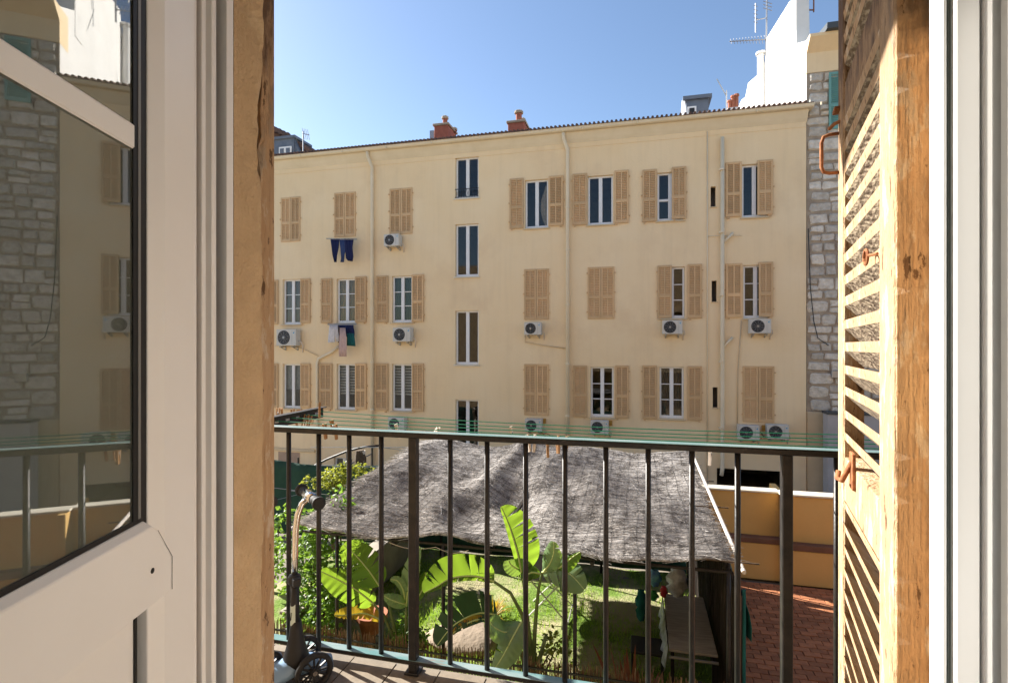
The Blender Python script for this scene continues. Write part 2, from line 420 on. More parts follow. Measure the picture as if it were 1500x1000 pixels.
# ------------------------------------------------------------------ facade building
fac = thing('apartment_building', (0, FY, GZ), 'long cream plastered apartment building with tan louvred shutters facing the balcony', 'building')
X0, X1 = -14.0, at(1181, 300, FY).x
ZT = 6.56
def wx(px, y=HZ): return at(px, y, FY).x
holes, roomholes = [], []
def rect(px0, px1, py0, py1):
    cx = (px0 + px1) / 2
    a, b = wx(px0), wx(px1)
    z1 = at(cx, py0, FY).z; z0 = at(cx, py1, FY).z
    return a, b, z0, z1
WINS = []   # (rect, style, extras)
def W_(px0, px1, py0, py1, style, **k): WINS.append((rect(px0, px1, py0, py1), style, k))
SH = []
def closed_pair(px0, px1, py0, py1):
    r = rect(px0, px1, py0, py1); m = (r[0] + r[1]) / 2
    SH.append((r[0], m - .004, r[2], r[3], 'c')); SH.append((m + .004, r[1], r[2], r[3], 'c'))
    WINS.append(((r[0] + .05, r[1] - .05, r[2] + .04, r[3] - .04), 'none', {}))
def leaf(px0, px1, py0, py1, st='o'): SH.append((*rect(px0, px1, py0, py1), st))
# top row
closed_pair(412, 440, 289, 354); closed_pair(490, 521, 282, 347); closed_pair(571, 604, 276, 343)
W_(667, 701, 230, 290, 'stair')
W_(769, 803, 263, 334, 'w2', curtain='white_right'); leaf(747, 767, 262, 335); leaf(804, 825, 258, 331)
W_(861, 898, 257, 329, 'w2'); leaf(839, 860, 255, 330); leaf(900, 921, 250, 327)
W_(963, 1001, 252, 323, 'w2s'); leaf(941, 962, 249, 325); leaf(984, 1005, 245, 321, 'p')
W_(1087, 1124, 240, 318, 'w2c'); leaf(1063, 1086, 238, 318); leaf(1109, 1132, 235, 315, 'p')
# second row
W_(414, 441, 409, 475, 'w6', curtain='rose'); leaf(394, 408, 410, 475); leaf(441, 455, 408, 473)
W_(493, 521, 408, 473, 'w6', curtain='ochre'); leaf(471, 487, 408, 473); leaf(521, 537, 405, 472)
W_(574, 603, 404, 472, 'w6', curtain='green'); leaf(552, 569, 404, 472); leaf(604, 621, 402, 471)
W_(667, 701, 328, 405, 'stair'); W_(667, 701, 455, 534, 'stair'); W_(667, 701, 585, 656, 'stair')
closed_pair(768, 804, 394, 468); closed_pair(861, 900, 391, 467)
W_(966, 1003, 391, 466, 'w6'); leaf(963, 984, 389, 466, 'p'); leaf(1007, 1028, 387, 466)
W_(1089, 1126, 388, 466, 'w6'); leaf(1063, 1087, 386, 465); leaf(1111, 1132, 384, 464, 'p')
# third row
W_(414, 441, 533, 598, 'w2', curtain='blind_half'); leaf(394, 408, 532, 597); leaf(441, 455, 532, 597)
W_(493, 521, 533, 600, 'w2', curtain='zebra'); leaf(469, 487, 532, 599); leaf(521, 537, 532, 599)
W_(574, 603, 533, 602, 'w2', curtain='zebra'); leaf(550, 569, 532, 601); leaf(604, 621, 532, 602)
closed_pair(768, 804, 533, 608)
W_(865, 899, 537, 611, 'w6'); leaf(840, 860, 535, 610); leaf(901, 921, 535, 612)
W_(966, 1002, 537, 613, 'w6', curtain='sheer'); leaf(941, 962, 535, 613); leaf(1007, 1028, 536, 615)
closed_pair(1088, 1134, 536, 618)
for q in ((1041, 1048.5, 273, 303), (1042.5, 1050, 411, 442), (1044, 1051.5, 567, 597)): W_(*q, 'slot')
W_(489, 516, 670, 700, 'w2'); 
W_(1050, 1158, 688, 745, 'garage')
holes = [w[0] for w in WINS]
def wall_holes(mb, x0, x1, z0, z1, holes, y, dep, sgn=1):
    xs = sorted({x0, x1, *[v for h in holes for v in (h[0], h[1])]})
    zs = sorted({z0, z1, *[v for h in holes for v in (h[2], h[3])]})
    # long thin grid strips merged along x
    idx = {}
    vs, fs = [], []
    def V(x, z):
        k = (round(x, 5), round(z, 5))
        if k not in idx: idx[k] = len(vs); vs.append((x, y, z))
        return idx[k]
    for j in range(len(zs) - 1):
        zc = (zs[j] + zs[j+1]) / 2
        for i in range(len(xs) - 1):
            xc = (xs[i] + xs[i+1]) / 2
            if any(h[0] < xc < h[1] and h[2] < zc < h[3] for h in holes): continue
            fs.append((V(xs[i], zs[j]), V(xs[i+1], zs[j]), V(xs[i+1], zs[j+1]), V(xs[i], zs[j+1])))
    mb.add(vs, fs)
    for h in holes:
        a, b, c, d = h; y2 = y + dep
        mb.add([(a,y,c),(b,y,c),(b,y,d),(a,y,d),(a,y2,c),(b,y2,c),(b,y2,d),(a,y2,d)],
               [(0,1,5,4),(1,2,6,5),(2,3,7,6),(3,0,4,7)])
wm = MB(); wall_holes(wm, X0, X1, GZ, ZT, holes, FY, 0.16)
# body around the rooms
wm.add([(X0,FY,GZ),(X0,FY+10,GZ),(X0,FY+10,ZT),(X0,FY,ZT)], [(0,1,2,3)])
wm.add([(X1,FY,GZ),(X1,FY+10,GZ),(X1,FY+10,ZT),(X1,FY,ZT)], [(0,1,2,3)])
wm.add([(X0,FY+10,GZ),(X1,FY+10,GZ),(X1,FY+10,ZT),(X0,FY+10,ZT)], [(0,1,2,3)])
wm.build('wall', M_FAC, fac)
# faint plinth band under eaves and vertical strip
zb = 6.07
B(X0, X1, FY-.012, FY-.002, zb, zb+.012).build('moulding', M_FAC, fac)
# shutters
def louvre_leaf(x0, x1, z0, z1, st, parent, material=None, y=FY, name='shutter', cols=2):
    mt = material or M_SHUT
    y1, y0 = (y + .012, y - .03) if st == 'c' else ((y - .012, y - .055) if st == 'o' else (y - .02, y - .06))
    w = x1 - x0; s = .055
    f = MB()
    f.box(x0, x0+s, y0, y1, z0, z1); f.box(x1-s, x1, y0, y1, z0, z1)
    zm = z0 + (z1-z0)*.415
    for a, b in ((z0, z0+.09), (zm-.04, zm+.05), (z1-.07, z1)): f.box(x0+s, x1-s, y0+.002, y1-.002, a, b)
    xm = (x0+x1)/2
    if cols == 2: f.box(xm-.018, xm+.018, y0+.004, y1-.004, z0+.09, zm-.04); f.box(xm-.018, xm+.018, y0+.004, y1-.004, zm+.05, z1-.07)
    # hinges
    for zz in (z0+.18, zm, z1-.16):
        f.box(x0-.03 if random.random() < .5 else x1, x0 if False else (x0 if random.random() < 0 else x1+.03), y0+.01, y1-.005, zz, zz+.03) if False else None
    o = f.build(name, mt, parent, bevel=.004)
    sl = MB()
    spans = [(x0+s, xm-.018), (xm+.018, x1-s)] if cols == 2 else [(x0+s, x1-s)]
    for a, b in ((z0+.09, zm-.04), (zm+.05, z1-.07)):
        n = max(3, int((b-a)/.05)); d = (b-a)/n
        for k in range(n):
            zc = a + (k+.5)*d
            for xa, xb in spans:
                yy0, yy1 = y0+.008, y1-.008
                sl.hexa([(xa,yy0,zc-d*.42),(xb,yy0,zc-d*.42),(xb,yy1,zc+d*.22),(xa,yy1,zc+d*.22),
                         (xa,yy0,zc-d*.42+.012),(xb,yy0,zc-d*.42+.012),(xb,yy1,zc+d*.22+.012),(xa,yy1,zc+d*.22+.012)])
        sl.box(x0+s, x1-s, y1-.006, y1-.004, a, b)
    sl.build('slat', mt, o, kind='stuff')
    return o
for i, s in enumerate(SH):
    o = louvre_leaf(*s, fac)
    hg = MB()
    side = 1 if i % 2 else -1
    for zz in (s[2]+.2, (s[2]+s[3])/2, s[3]-.2):
        xx = s[1] if side > 0 else s[0]
        hg.box(xx-.002, xx+side*.035, FY-.05, FY-.003, zz, zz+.035)
    hg.build('hinge', M_SHUT, o, kind='stuff')
# windows
CUR = {'rose': cloth('rose_curtain', (0.30, 0.20, 0.19)), 'ochre': cloth('ochre_curtain', (0.62, 0.42, 0.18)), 'green': cloth('green_curtain', (0.10, 0.15, 0.09)),
       'sheer': cloth('sheer_curtain', (0.30, 0.28, 0.25)), 'white_right': cloth('ivory_curtain', (0.66, 0.56, 0.45)), 'blind': cloth('pale_blind', (0.50, 0.55, 0.60))}
def curtain(mb, x0, x1, y, z0, z1, n=24, amp=.02, zig=6):
    P = []
    for j in range(3):
        z = z0 + (z1-z0)*j/2
        P.append([(x0+(x1-x0)*i/n, y+amp*math.sin(i/n*zig*2*math.pi+j*.3), z) for i in range(n+1)])
    mb.grid(P)
for (x0, x1, z0, z1), st, k in WINS:
    if st == 'none':
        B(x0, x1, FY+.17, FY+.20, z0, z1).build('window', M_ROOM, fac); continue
    # room behind
    rm = MB(); dp = {'garage': 3.2, 'slot': .3}.get(st, 3.0)
    a, b, c, d, y, y2 = x0-.15, x1+.15, z0-.1, z1+.1, FY+.17, FY+.17+dp
    if st == 'garage': c = z0; 
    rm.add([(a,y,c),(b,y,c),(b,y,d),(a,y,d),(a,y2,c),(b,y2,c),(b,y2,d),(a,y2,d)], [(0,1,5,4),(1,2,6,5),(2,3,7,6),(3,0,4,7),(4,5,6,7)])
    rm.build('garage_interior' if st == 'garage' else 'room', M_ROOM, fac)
    if st == 'garage': continue
    if st == 'slot':
        B(x0-.02, x1+.03, FY-.03, FY+.1, z0-.03, z0-.001).build('sill', M_FAC2, fac)
        continue
    f = MB(); fy0, fy1 = FY+.09, FY+.155; s = .055; xm = (x0+x1)/2
    e = .002
    f.box(x0+e, x0+s, fy0, fy1, z0+e, z1-e); f.box(x1-s, x1-e, fy0, fy1, z0+e, z1-e)
    f.box(x0+s, x1-s, fy0, fy1, z1-s, z1-e); f.box(x0+s, x1-s, fy0, fy1, z0+e, z0+s*1.5)
    f.box(xm-.055, xm+.055, fy0-.01, fy1, z0+s*1.5, z1-s)
    if st == 'w6':
        for q in (1/3, 2/3):
            zz = z0+s*1.5+(z1-z0-s*2.5)*q
            f.box(x0+s, xm-.055, fy0+.01, fy1-.01, zz-.014, zz+.014); f.box(xm+.055, x1-s, fy0+.01, fy1-.01, zz-.014, zz+.014)
    if st == 'w2s':
        zz = z0+(z1-z0)*.44
        f.box(x0+s, xm-.055, fy0+.005, fy1-.01, zz-.035, zz+.035); f.box(xm+.055, x1-s, fy0+.005, fy1-.01, zz-.035, zz+.035)
    wo_ = f.build('window', M_WHITE, fac, bevel=.006)
    for xa, xb in ((x0+s, xm-.055), (xm+.055, x1-s)):
        B(xa-.01, xb+.01, fy1-.035, fy1-.027, z0+s*1.5-.01, z1-s+.01).build('pane', M_GLASS, wo_)
    B(x0-.05, x1+.05, FY-.05, FY+.085, z0-.045, z0-.002).build('sill', M_FAC2 if st != 'stair' else M_CAP, wo_, bevel=.005)
    cu = k.get('curtain')
    cy = fy1+.06
    if cu in ('rose', 'ochre', 'green', 'sheer'):
        mb = MB(); curtain(mb, x0, x1, cy, z0, z1, 40, .025, 7); mb.build('curtain', CUR[cu], wo_, solid=.004)
    elif cu == 'white_right':
        mb = MB()
        P = [[(x1-.12-.16*math.sin(math.pi*min(1, j/8*1.05))*(1) + q*.05, cy+.02*math.sin(q*2), z0+(z1-z0)*(.05+.85*j/8)) for q in range(5)] for j in range(9)]
        mb.grid(P); mb.build('curtain', CUR['white_right'], wo_, solid=.004)
    elif cu == 'blind_half':
        B(x0, x1, cy, cy+.01, z0+(z1-z0)*.42, z1).build('blind', CUR['blind'], wo_)
    elif cu == 'zebra':
        mb = MB(); n = 11; zz0 = z0+(z1-z0)*.33; d = (z1-zz0)/n
        for q in range(n): mb.box(x0, x1, cy, cy+.006, zz0+q*d, zz0+q*d+d*.62)
        mb.build('blind', M_WHITE, wo_, kind='stuff')
    if st == 'stair' and z1 > 5:
        r = MB()
        for q in range(9):
            xx = x0+.03+(x1-x0-.06)*q/8
            r.tube([(xx, FY-.03, z0+.01), (xx+.03*(-1)**q, FY-.03, z0+.15), (xx, FY-.03, z0+.28)], .007, 5)
        r.box(x0, x1, FY-.04, FY-.02, z0+.28, z0+.30); r.box(x0, x1, FY-.04, FY-.02, z0+.02, z0+.035)
        r.build('window_guard', M_BLACK, wo_)
# eaves: gutter, cove, tiles, roof
gy = FY - .30
ev = MB(); ev.prism([(FY-.002, 6.22), (FY-.06, 6.30), (FY-.13, 6.42), (FY-.17, 6.50), (FY-.002, 6.50)], X0, X1+.02, 'x'); ev.build('cove', M_TRIM, fac)
gt = MB(); gt.prism([(FY-.02, 6.505), (gy+.03, 6.505), (gy, 6.53), (gy-.02, 6.60), (gy+.01, 6.60), (gy+.05, 6.56), (FY-.02, 6.60)], X0, X1+.12, 'x')
gt.build('gutter', M_TRIM, fac)
js = MB()
for i in range(12):
    xx = X0 + 1 + i*1.62; js.box(xx, xx+.03, gy-.024, gy+.02, 6.50, 6.603)
js.build('gutter_joint', M_TRIM, fac, kind='stuff')
rf = MB(); rf.prism([(gy-.03, 6.62), (FY+5, 8.05), (FY+10, 6.62), (FY+10, 6.57), (gy-.03, 6.605)], X0, X1+.1, 'x')
roof = rf.build('roof', M_ROOFT, fac)
rt = MB(); n = int((X1-X0)/.13)
for i in range(n):
    xx = X0+.1+i*.13
    a = Vector((xx, gy-.06, 6.63)); b = Vector((xx, gy+1.2, 6.645+1.26*.27))
    rt.tube([a, b], [.040, .035], 6)
rt.build('roof_tile', M_ROOFT, roof, kind='stuff')
# downpipes
def pipe(name, pts, r, m, parent, collars=(), n=12):
    t = MB(); t.tube(pts, r, n)
    o = t.build(name, m, parent, smooth=True)
    c = MB()
    for z in collars:
        x = pts[-1][0]; y = pts[-1][1]
        c.lathe([(r*1.25, z), (r*1.25, z+.05)], (x, y, 0), 12)
        c.box(x-.012, x+.012, y, FY-.001, z+.01, z+.04)
    if collars: c.build('pipe_collar', m, o, kind='stuff')
    return o
for px, zb_ in ((547, GZ), (832, GZ)):
    x = wx(px)
    pipe('downpipe', [(x-.12, gy+.1, 6.5), (x-.11, gy+.12, 6.32), (x, FY-.09, 6.0), (x, FY-.09, 5.8), (x, FY-.09, zb_)], .055, M_TRIM, fac, (4.2, 2.9, 1.2, -.6, -2.2))
x = wx(1057.5)
pipe('downpipe', [(x, FY-.09, at(1057, 203, FY).z), (x, FY-.09, 0), (x, FY-.09, at(1057, 684, FY).z), (x-.03, FY-.12, at(1057, 695, FY).z)], .055, M_TRIM, fac, (5.0, 3.2, 1.4, -.5, -2.4))
x = wx(1036)
pipe('thin_pipe', [(x, FY-.02, at(1035, 193, FY).z), (x, FY-.02, GZ)], .016, M_TRIM, fac)
for py in (347, 500):
    a = at(1058, py+10, FY-.09); b = at(1074 if py == 347 else 1073, py-6, FY-.08)
    pipe('branch_pipe', [a, b], .035, M_TRIM, fac)
pipe('thin_pipe', [at(1036, 346, FY-.02), at(1086, 345, FY-.02)], .012, M_TRIM, fac)
pipe('branch_pipe', [at(403, 506, FY-.04), at(440, 509, FY-.04), at(466, 521, FY-.04)], .014, M_FAC2, fac)
x = wx(466)
pipe('downpipe', [at(496, 507, FY-.06), at(485, 516, FY-.06), at(467, 525, FY-.06), (x, FY-.06, at(467, 532, FY).z), (x, FY-.06, GZ)], .045, M_TRIM, fac, (-.8, -2.0))
pipe('condensate_pipe', [at(769, 491, FY-.03), at(769, 501, FY-.03), at(800, 506, FY-.03), at(828, 510, FY-.03)], .016, M_FAC2, fac)
pipe('thin_pipe', [at(1086, 470, FY-.02), at(1081, 545, FY-.02), at(1080, 620, FY-.02)], .014, M_FAC2, fac)
for a, b in (((792, 632), (806, 642)), ((891, 632), (894, 640)), ((792, 630), (830, 646))):
    pipe('cable', [at(*a, FY-.02), at((a[0]+b[0])/2, (a[1]+b[1])/2+2, FY-.02), at(*b, FY-.02)], .008, M_BROWN, fac, n=6)
pipe('cable', [at(1113, 632, FY-.05), at(1120, 640, FY-.05), at(1127, 634, FY-.05)], .01, M_DARK, fac, n=6)
# shutter stays, stains under the sills (separate small irons)
for (x0, x1, z0, z1, st) in SH:
    s = MB()
    xx = x0+.06 if random.random() < .5 else x1-.08
    s.box(xx, xx+.02, FY-.08, FY-.001, z0-.05, z0-.02); s.box(xx-.02, xx+.04, FY-.09, FY-.075, z0-.055, z0-.015)
    if st != 'c': s.build('shutter_stay', M_SHUT, fac, kind='stuff')
# junction boxes
for (px, py) in ((797, 616), (894, 619), (1119, 626)):
    p = at(px, py, FY); t = MB(); t.box(p.x-.06, p.x+.06, FY-.06, FY-.001, p.z-.075, p.z+.075); t.tube([(p.x, FY-.08, p.z), (p.x, FY-.06, p.z)], .03, 10)
    t.build('junction_box', mat('orange_plastic', (0.45, 0.24, 0.04), rough=0.5), fac, bevel=.008)
# bricked lower vent, low stringcourse at lower left
a, b, c, d = rect(408, 439, 662, 684)
B(a, b, FY-.015, FY-.001, c, d).build('blocked_window', mat('pinkish_infill', (0.42, 0.30, 0.22), (0.36, 0.25, 0.18), scale=6), fac)
a, b, c, d = rect(380, 462, 656, 660)
B(a, b, FY-.05, FY-.002, c, d).build('ledge', M_FAC2, fac, bevel=.01)
# ---- chimneys and dormer on the roof (sub-parts of the roof)
def chimney(px0, px1, py0, py1, Y, pots):
    a, b = at(px0, py0, Y), at(px1, py1, Y)
    t = MB(); t.box(a.x, b.x, Y, Y+.9, b.z-.4, a.z)
    t.mi = 1; t.box(a.x-.05, b.x+.05, Y-.05, Y+.95, a.z, a.z+.08)
    t.mi = 0
    for px, pyt, r, dy in pots:
        p = at(px, pyt, Y+dy)
        t.tube([(p.x, Y+dy, a.z), (p.x, Y+dy, p.z-.12)], r, 10)
        t.mi = 1; t.lathe([(r*1.5, p.z-.12), (r*1.5, p.z-.04), (r*.8, p.z)], (p.x, Y+dy, 0), 10); t.mi = 0
    t.build('chimney', [M_BRICK, M_MORTAR], roof, bevel=.01)
chimney(636, 656, 185, 208, 18, ((652, 170, .09, .2), (665, 187, .09, .7)))
chimney(744, 768, 181, 200, 18, ((760, 162, .11, .2), (766, 173, .07, .6)))
p0, p1 = at(631, 193, 18.4), at(637, 207, 18.4)
B(p0.x, p1.x, 18.3, 18.6, p1.z-.2, p0.z).build('flue', M_GREYM, roof)
a, b = at(1001, 143, 19), at(1038, 176, 19)
d1 = MB(); d1.box(a.x+.1, b.x, 19, 21, b.z-.4, a.z-.12); d1.box(a.x-.02, b.x+.1, 18.9, 21.1, a.z-.12, a.z)
dm = d1.build('dormer', M_SLATE, roof)
# ------------------------------------------------------------------ air conditioners
def make_ac():
    r = thing('air_conditioner', (0, 0, 0))
    w, h, dd = .64, .46, .26
    b = MB(); b.box(-w/2, w/2, -dd-.06, -.06, 0, h); b.build('housing', M_AC, r, bevel=.012, local=True, seg=2)
    f = MB(); f.lathe([(.005, -dd-.067), (.195, -dd-.067), (.205, -dd-.055)], (-w*.12, 0, h*.5), 28, 'y')
    fan = f.build('fan', M_DARK, r, local=True)
    g_ = MB()
    for R in (.05, .09, .13, .17): g_.tube([(-w*.12+R*math.cos(t*math.pi/12), -dd-.075, h*.5+R*math.sin(t*math.pi/12)) for t in range(25)], .003, 4)
    for q in range(10):
        t = q*math.pi/5; g_.tube([(-w*.12+.03*math.cos(t), -dd-.076, h*.5+.03*math.sin(t)), (-w*.12+.18*math.cos(t+.3), -dd-.076, h*.5+.18*math.sin(t+.3))], .003, 4)
    g_.lathe([(.005, -dd-.08), (.035, -dd-.078)], (-w*.12, 0, h*.5), 14, 'y')
    g_.build('grille', M_GREYM, fan, local=True)
    s = MB(); s.box(w*.5-.13, w*.5-.125, -dd-.064, -dd-.062, .03, h-.03); s.build('panel_seam', M_GREYM, r, local=True)
    k = MB(); k.prism([(w*.5-.10, h*.78), (w*.5-.05, h*.86), (w*.5-.06, h*.72)], -dd-.064, -dd-.061, 'y'); k.build('logo', mat('logo_cyan', (0.02, 0.32, 0.55), rough=.5), r, local=True)
    bk = MB()
    for sx in (-.2, .2):
        bk.box(sx-.015, sx+.015, -dd-.08, 0, -.05, -.02); bk.box(sx-.015, sx+.015, -.03, 0, -.14, -.05); bk.beam((sx, -dd, -.05), (sx, -.01, -.13), .02)
        bk.lathe([(.025, -.02), (.025, 0)], (sx, -dd*.5-.06, 0), 8)
    bk.build('bracket', M_GREYM, r, local=True, kind='stuff')
    hs = MB(); hs.tube([(w/2, -.16, .12), (w/2+.07, -.16, .11), (w/2+.10, -.10, .0), (w/2+.05, -.03, -.07), (w/2+.04, -.01, -.2)], .016, 6); hs.build('hose', M_PINW, r, local=True, smooth=True)
    return r
acs = [
 ((573, 360, 24), 'air conditioner beside the downpipe under the top floor closed shutters'),
 ((419, 506, 33), 'large air conditioner at the left edge below the middle floor window'),
 ((588, 500, 28), 'air conditioner right of the laundry below the middle floor window'),
 ((580, 630, 26), 'air conditioner at the left behind the green clotheslines near the railing'),
 ((780, 490, 25), 'air conditioner under the middle floor closed shutters with a condensate pipe'),
 ((985, 489, 28), 'air conditioner below the half shuttered middle floor window, with loose white hose'),
 ((1114, 488, 29), 'air conditioner under the rightmost middle floor window'),
 ((781, 632, 25), 'air conditioner under the lowest row of closed shutters right of the stair windows'),
 ((878, 635, 26), 'air conditioner under the open lowest row window right of the middle downpipe'),
 ((1097, 644, 29), 'left one of two air conditioners side by side under closed shutters'),
 ((1140, 643, 29), 'right one of two air conditioners side by side under closed shutters'),
]
ac0 = make_ac()
for i, ((px, py, wpx), lab) in enumerate(acs):
    o = ac0 if i == 0 else copy_tree(ac0)
    p = at(px, py, FY-.32)
    dep = p.x * -sT + p.y * cT
    sc = wpx * dep / FPX / .64
    o.scale = (sc, 1, sc)
    o.location = (p.x, FY, p.z + .0)
    tag(o, lab, 'air conditioner', 'air conditioners on the cream facade')
# ------------------------------------------------------------------ laundry on the facade
def garment(name, outline, Yc, m, label, cat, zig=3, group=None):
    pts = [at(px, py, Yc) for px, py in outline]
    t = MB()
    n = len(pts)
    # column grid between left and right outline halves
    h = n // 2
    L_, R_ = pts[:h], pts[h:][::-1]
    P = []
    for a, b in zip(L_, R_):
        row = []
        for i in range(13):
            q = i/12
            p = a.lerp(b, q); row.append((p.x, Yc + .018*math.sin(q*zig*2*math.pi + a.z*6), p.z))
        P.append(row)
    t.grid(P)
    o = t.build(name, m, smooth=True, solid=.008, loc=(pts[0].x, Yc, pts[0].z))
    return tag(o, label, cat, group)
dr = thing('drying_rack', at(502, 350, FY-.02), 'thin wall drying rack under the closed top floor shutters', 'drying rack')
t = MB()
for k in range(3):
    t.tube([at(478, 349+k*.6, FY-.12-.12*k), at(523, 350+k*.6, FY-.12-.12*k)], .006, 5)
t.build('rack_line', M_GREYM, dr)
t = MB(); t.tube([at(480, 349, FY-.002), at(478, 349, FY-.42)], .008, 5); t.tube([at(522, 350, FY-.002), at(522, 350, FY-.42)], .008, 5); t.build('rack_arm', M_GREYM, dr)
garment('trousers', [(484,350),(485,360),(487,373),(490,384),(493,384),(494,374),(496,362),(497,350)], FY-.3, M_NAVY, 'navy trousers hanging leftmost on the rack under the top floor shutters', 'trousers')
garment('trousers', [(497,351),(498,362),(500,378),(499,384),(504,384),(505,374),(507,362),(506,351)], FY-.26, M_JEAN, 'lighter blue trousers hanging between two navy garments on the top rack', 'trousers')
garment('hoodie', [(504,350),(505,362),(507,378),(510,382),(517,383),(518,376),(516,362),(518,350)], FY-.34, M_NAVY, 'navy hooded top hanging rightmost on the top floor rack', 'hoodie')
dr2 = thing('drying_rack', at(502, 475, FY-.02), 'thin wall drying rack under the window with ochre curtains', 'drying rack')
t = MB()
for k in range(4): t.tube([at(480, 474+k*.6, FY-.1-.12*k), at(522, 474+k*.6, FY-.1-.12*k)], .006, 5)
t.build('rack_line', M_GREYM, dr2)
t = MB(); t.tube([at(481, 474, FY-.002), at(480, 475, FY-.5)], .008, 5); t.tube([at(521, 474, FY-.002), at(522, 475, FY-.5)], .008, 5); t.build('rack_arm', M_GREYM, dr2)
garment('shirt', [(483,476),(482,484),(480,500),(481,502),(491,501),(490,498),(491,484),(490,476)], FY-.3, M_WC, 'white shirt hanging leftmost below the window with ochre curtains', 'shirt')
garment('cloth', [(490,476),(491,484),(491,492),(492,500),(496,500),(496,492),(495,484),(495,476)], FY-.34, M_WC, 'small white cloth hanging between the white shirt and the dark cloth', 'cloth')
garment('cloth', [(494,476),(494,484),(495,492),(495,502),(500,500),(500,492),(500,484),(500,476)], FY-.2, M_BRC, 'brown cloth hanging behind the pink trousers', 'cloth')
garment('trousers', [(498,480),(497,495),(496,508),(497,522),(508,522),(508,508),(507,495),(506,480)], FY-.4, M_PINK, 'pale pink trousers hanging lowest among the laundry', 'trousers')
garment('jumper', [(494,475),(500,482),(506,490),(508,494),(519,492),(519,486),(518,480),(518,475)], FY-.24, M_NAVY, 'dark navy jumper spread over the lower drying rack', 'jumper')
garment('towel', [(508,488),(508,496),(508,502),(508,506),(521,507),(520,500),(519,494),(518,488)], FY-.28, M_TEALC, 'teal towel hanging rightmost on the lower drying rack', 'towel')

# ------------------------------------------------------------------ stone building on the right
sb = thing('stone_building', (X1, FY, GZ), 'taller pale rubble stone building with white gable right of the cream facade', 'building')
SX0, SX1 = X1 + .02, 13.0
sy = FY + .05
zs0, zs1 = at(1200, 603, sy).z, at(1200, 106, sy).z
zt = at(1205, 57, sy).z
bd = MB()
gp = [(1181, 60), (1167, 64), (1166, 2), (1157, 2), (1122, 58), (1120, 90), (1112, 108), (1096, 122), (1092, 142), (1086, 147), (1078, 166)]
gpts = []
for px, py in gp: q = atx(px, py, SX0); gpts.append((q.y, q.z))
# side gable outline in the plane facing the sun
poly = [(max(sy+.02, y_), z_) for y_, z_ in gpts] + [(gpts[-1][0], 5.0), (sy+.02, 5.0)]
bd.prism(poly, SX0, SX0+.35, 'x')
bd.build('gable_wall', M_GABLE, sb)
B(SX0+.004, SX1, sy, sy+.5, zs0, zs1).build('wall', M_MORTAR, sb)
B(SX0+.35, SX1, sy+.5, sy+9, GZ, zt).build('wall', M_GABLE, sb)
B(SX0, SX1, sy-.03, sy+.5, GZ, zs0).build('plaster_base', M_FAC2, sb, bevel=.02)
t = MB(); t.prism([(sy-.02, zs1), (sy-.02, zs1+.55), (sy-.12, zt-.28), (sy-.34, zt-.08), (sy-.34, zt), (sy+.5, zt), (sy+.5, zs1)], SX0-.006, SX1, 'x'); t.build('cornice', M_FAC, sb)
t = MB(); t.prism([(sy+.1, zt+.002), (sy-.5, zt+.002), (sy-.52, zt+.15), (sy-.2, zt+.2), (sy+5, zt+1.2), (sy+5, zt+.002)], SX0+.36, SX1, 'x'); t.build('gutter', M_ZINC, sb)
# stones
stones = []
z = zs0 + .02
while z < zs1 - .1:
    h = random.uniform(.20, .36); h = min(h, zs1 - z - .02)
    x = SX0 + random.uniform(.0, .12)
    while x < 9.2:
        w = random.choice([random.uniform(.22, .36), random.uniform(.34, .62)])
        if random.random() < .22 and h > .27:
            hh = h*random.uniform(.42, .55)
            stones.append((x, x+w, z, z+hh-.03)); stones.append((x, x+w*random.uniform(.8, 1), z+hh, z+h-.01))
        else:
            stones.append((x, x+w, z+random.uniform(0, .03), z+h-random.uniform(0, .04)))
        x += w + random.uniform(.015, .05)
    z += h + random.uniform(.012, .035)
def stone_mb(mb, s):
    x0, x1, z0, z1 = s; w, h = x1-x0, z1-z0
    c = min(w, h)*random.uniform(.08, .2)
    pts = []
    for (px, pz) in ((x0+c, z0), (x1-c, z0), (x1, z0+c), (x1, z1-c), (x1-c, z1), (x0+c, z1), (x0, z1-c), (x0, z0+c)):
        pts.append((px+random.uniform(-.022, .022), pz+random.uniform(-.02, .02)))
    cx, cz = (x0+x1)/2, (z0+z1)/2
    vs = [(p[0], sy+.02, p[1]) for p in pts]
    d1 = random.uniform(.02, .05)
    vs += [(cx+(p[0]-cx)*.97, sy-d1*.6, cz+(p[1]-cz)*.95) for p in pts]
    vs += [(cx+(p[0]-cx)*.84, sy-d1-random.uniform(0, .025), cz+(p[1]-cz)*.80) for p in pts]
    fs = []
    for r in range(2):
        for i in range(8):
            j = (i+1) % 8; fs.append((r*8+i, r*8+j, (r+1)*8+j, (r+1)*8+i))
    fs.append(tuple(range(16, 24)))
    mb.add(vs, fs)
def seen(x): return x < 5.45 or 6.95 < x < 7.6
stones.sort(key=lambda s: 0 if seen(s[0]) else 1)
rest = MB()
for i, s in enumerate(stones):
    if i < 290 and seen(s[0]):
        m = MB(); stone_mb(m, s); m.build('stone', M_STONE, sb)
    else: stone_mb(rest, s)
rest.build('stone', M_STONE, sb, kind='stuff')
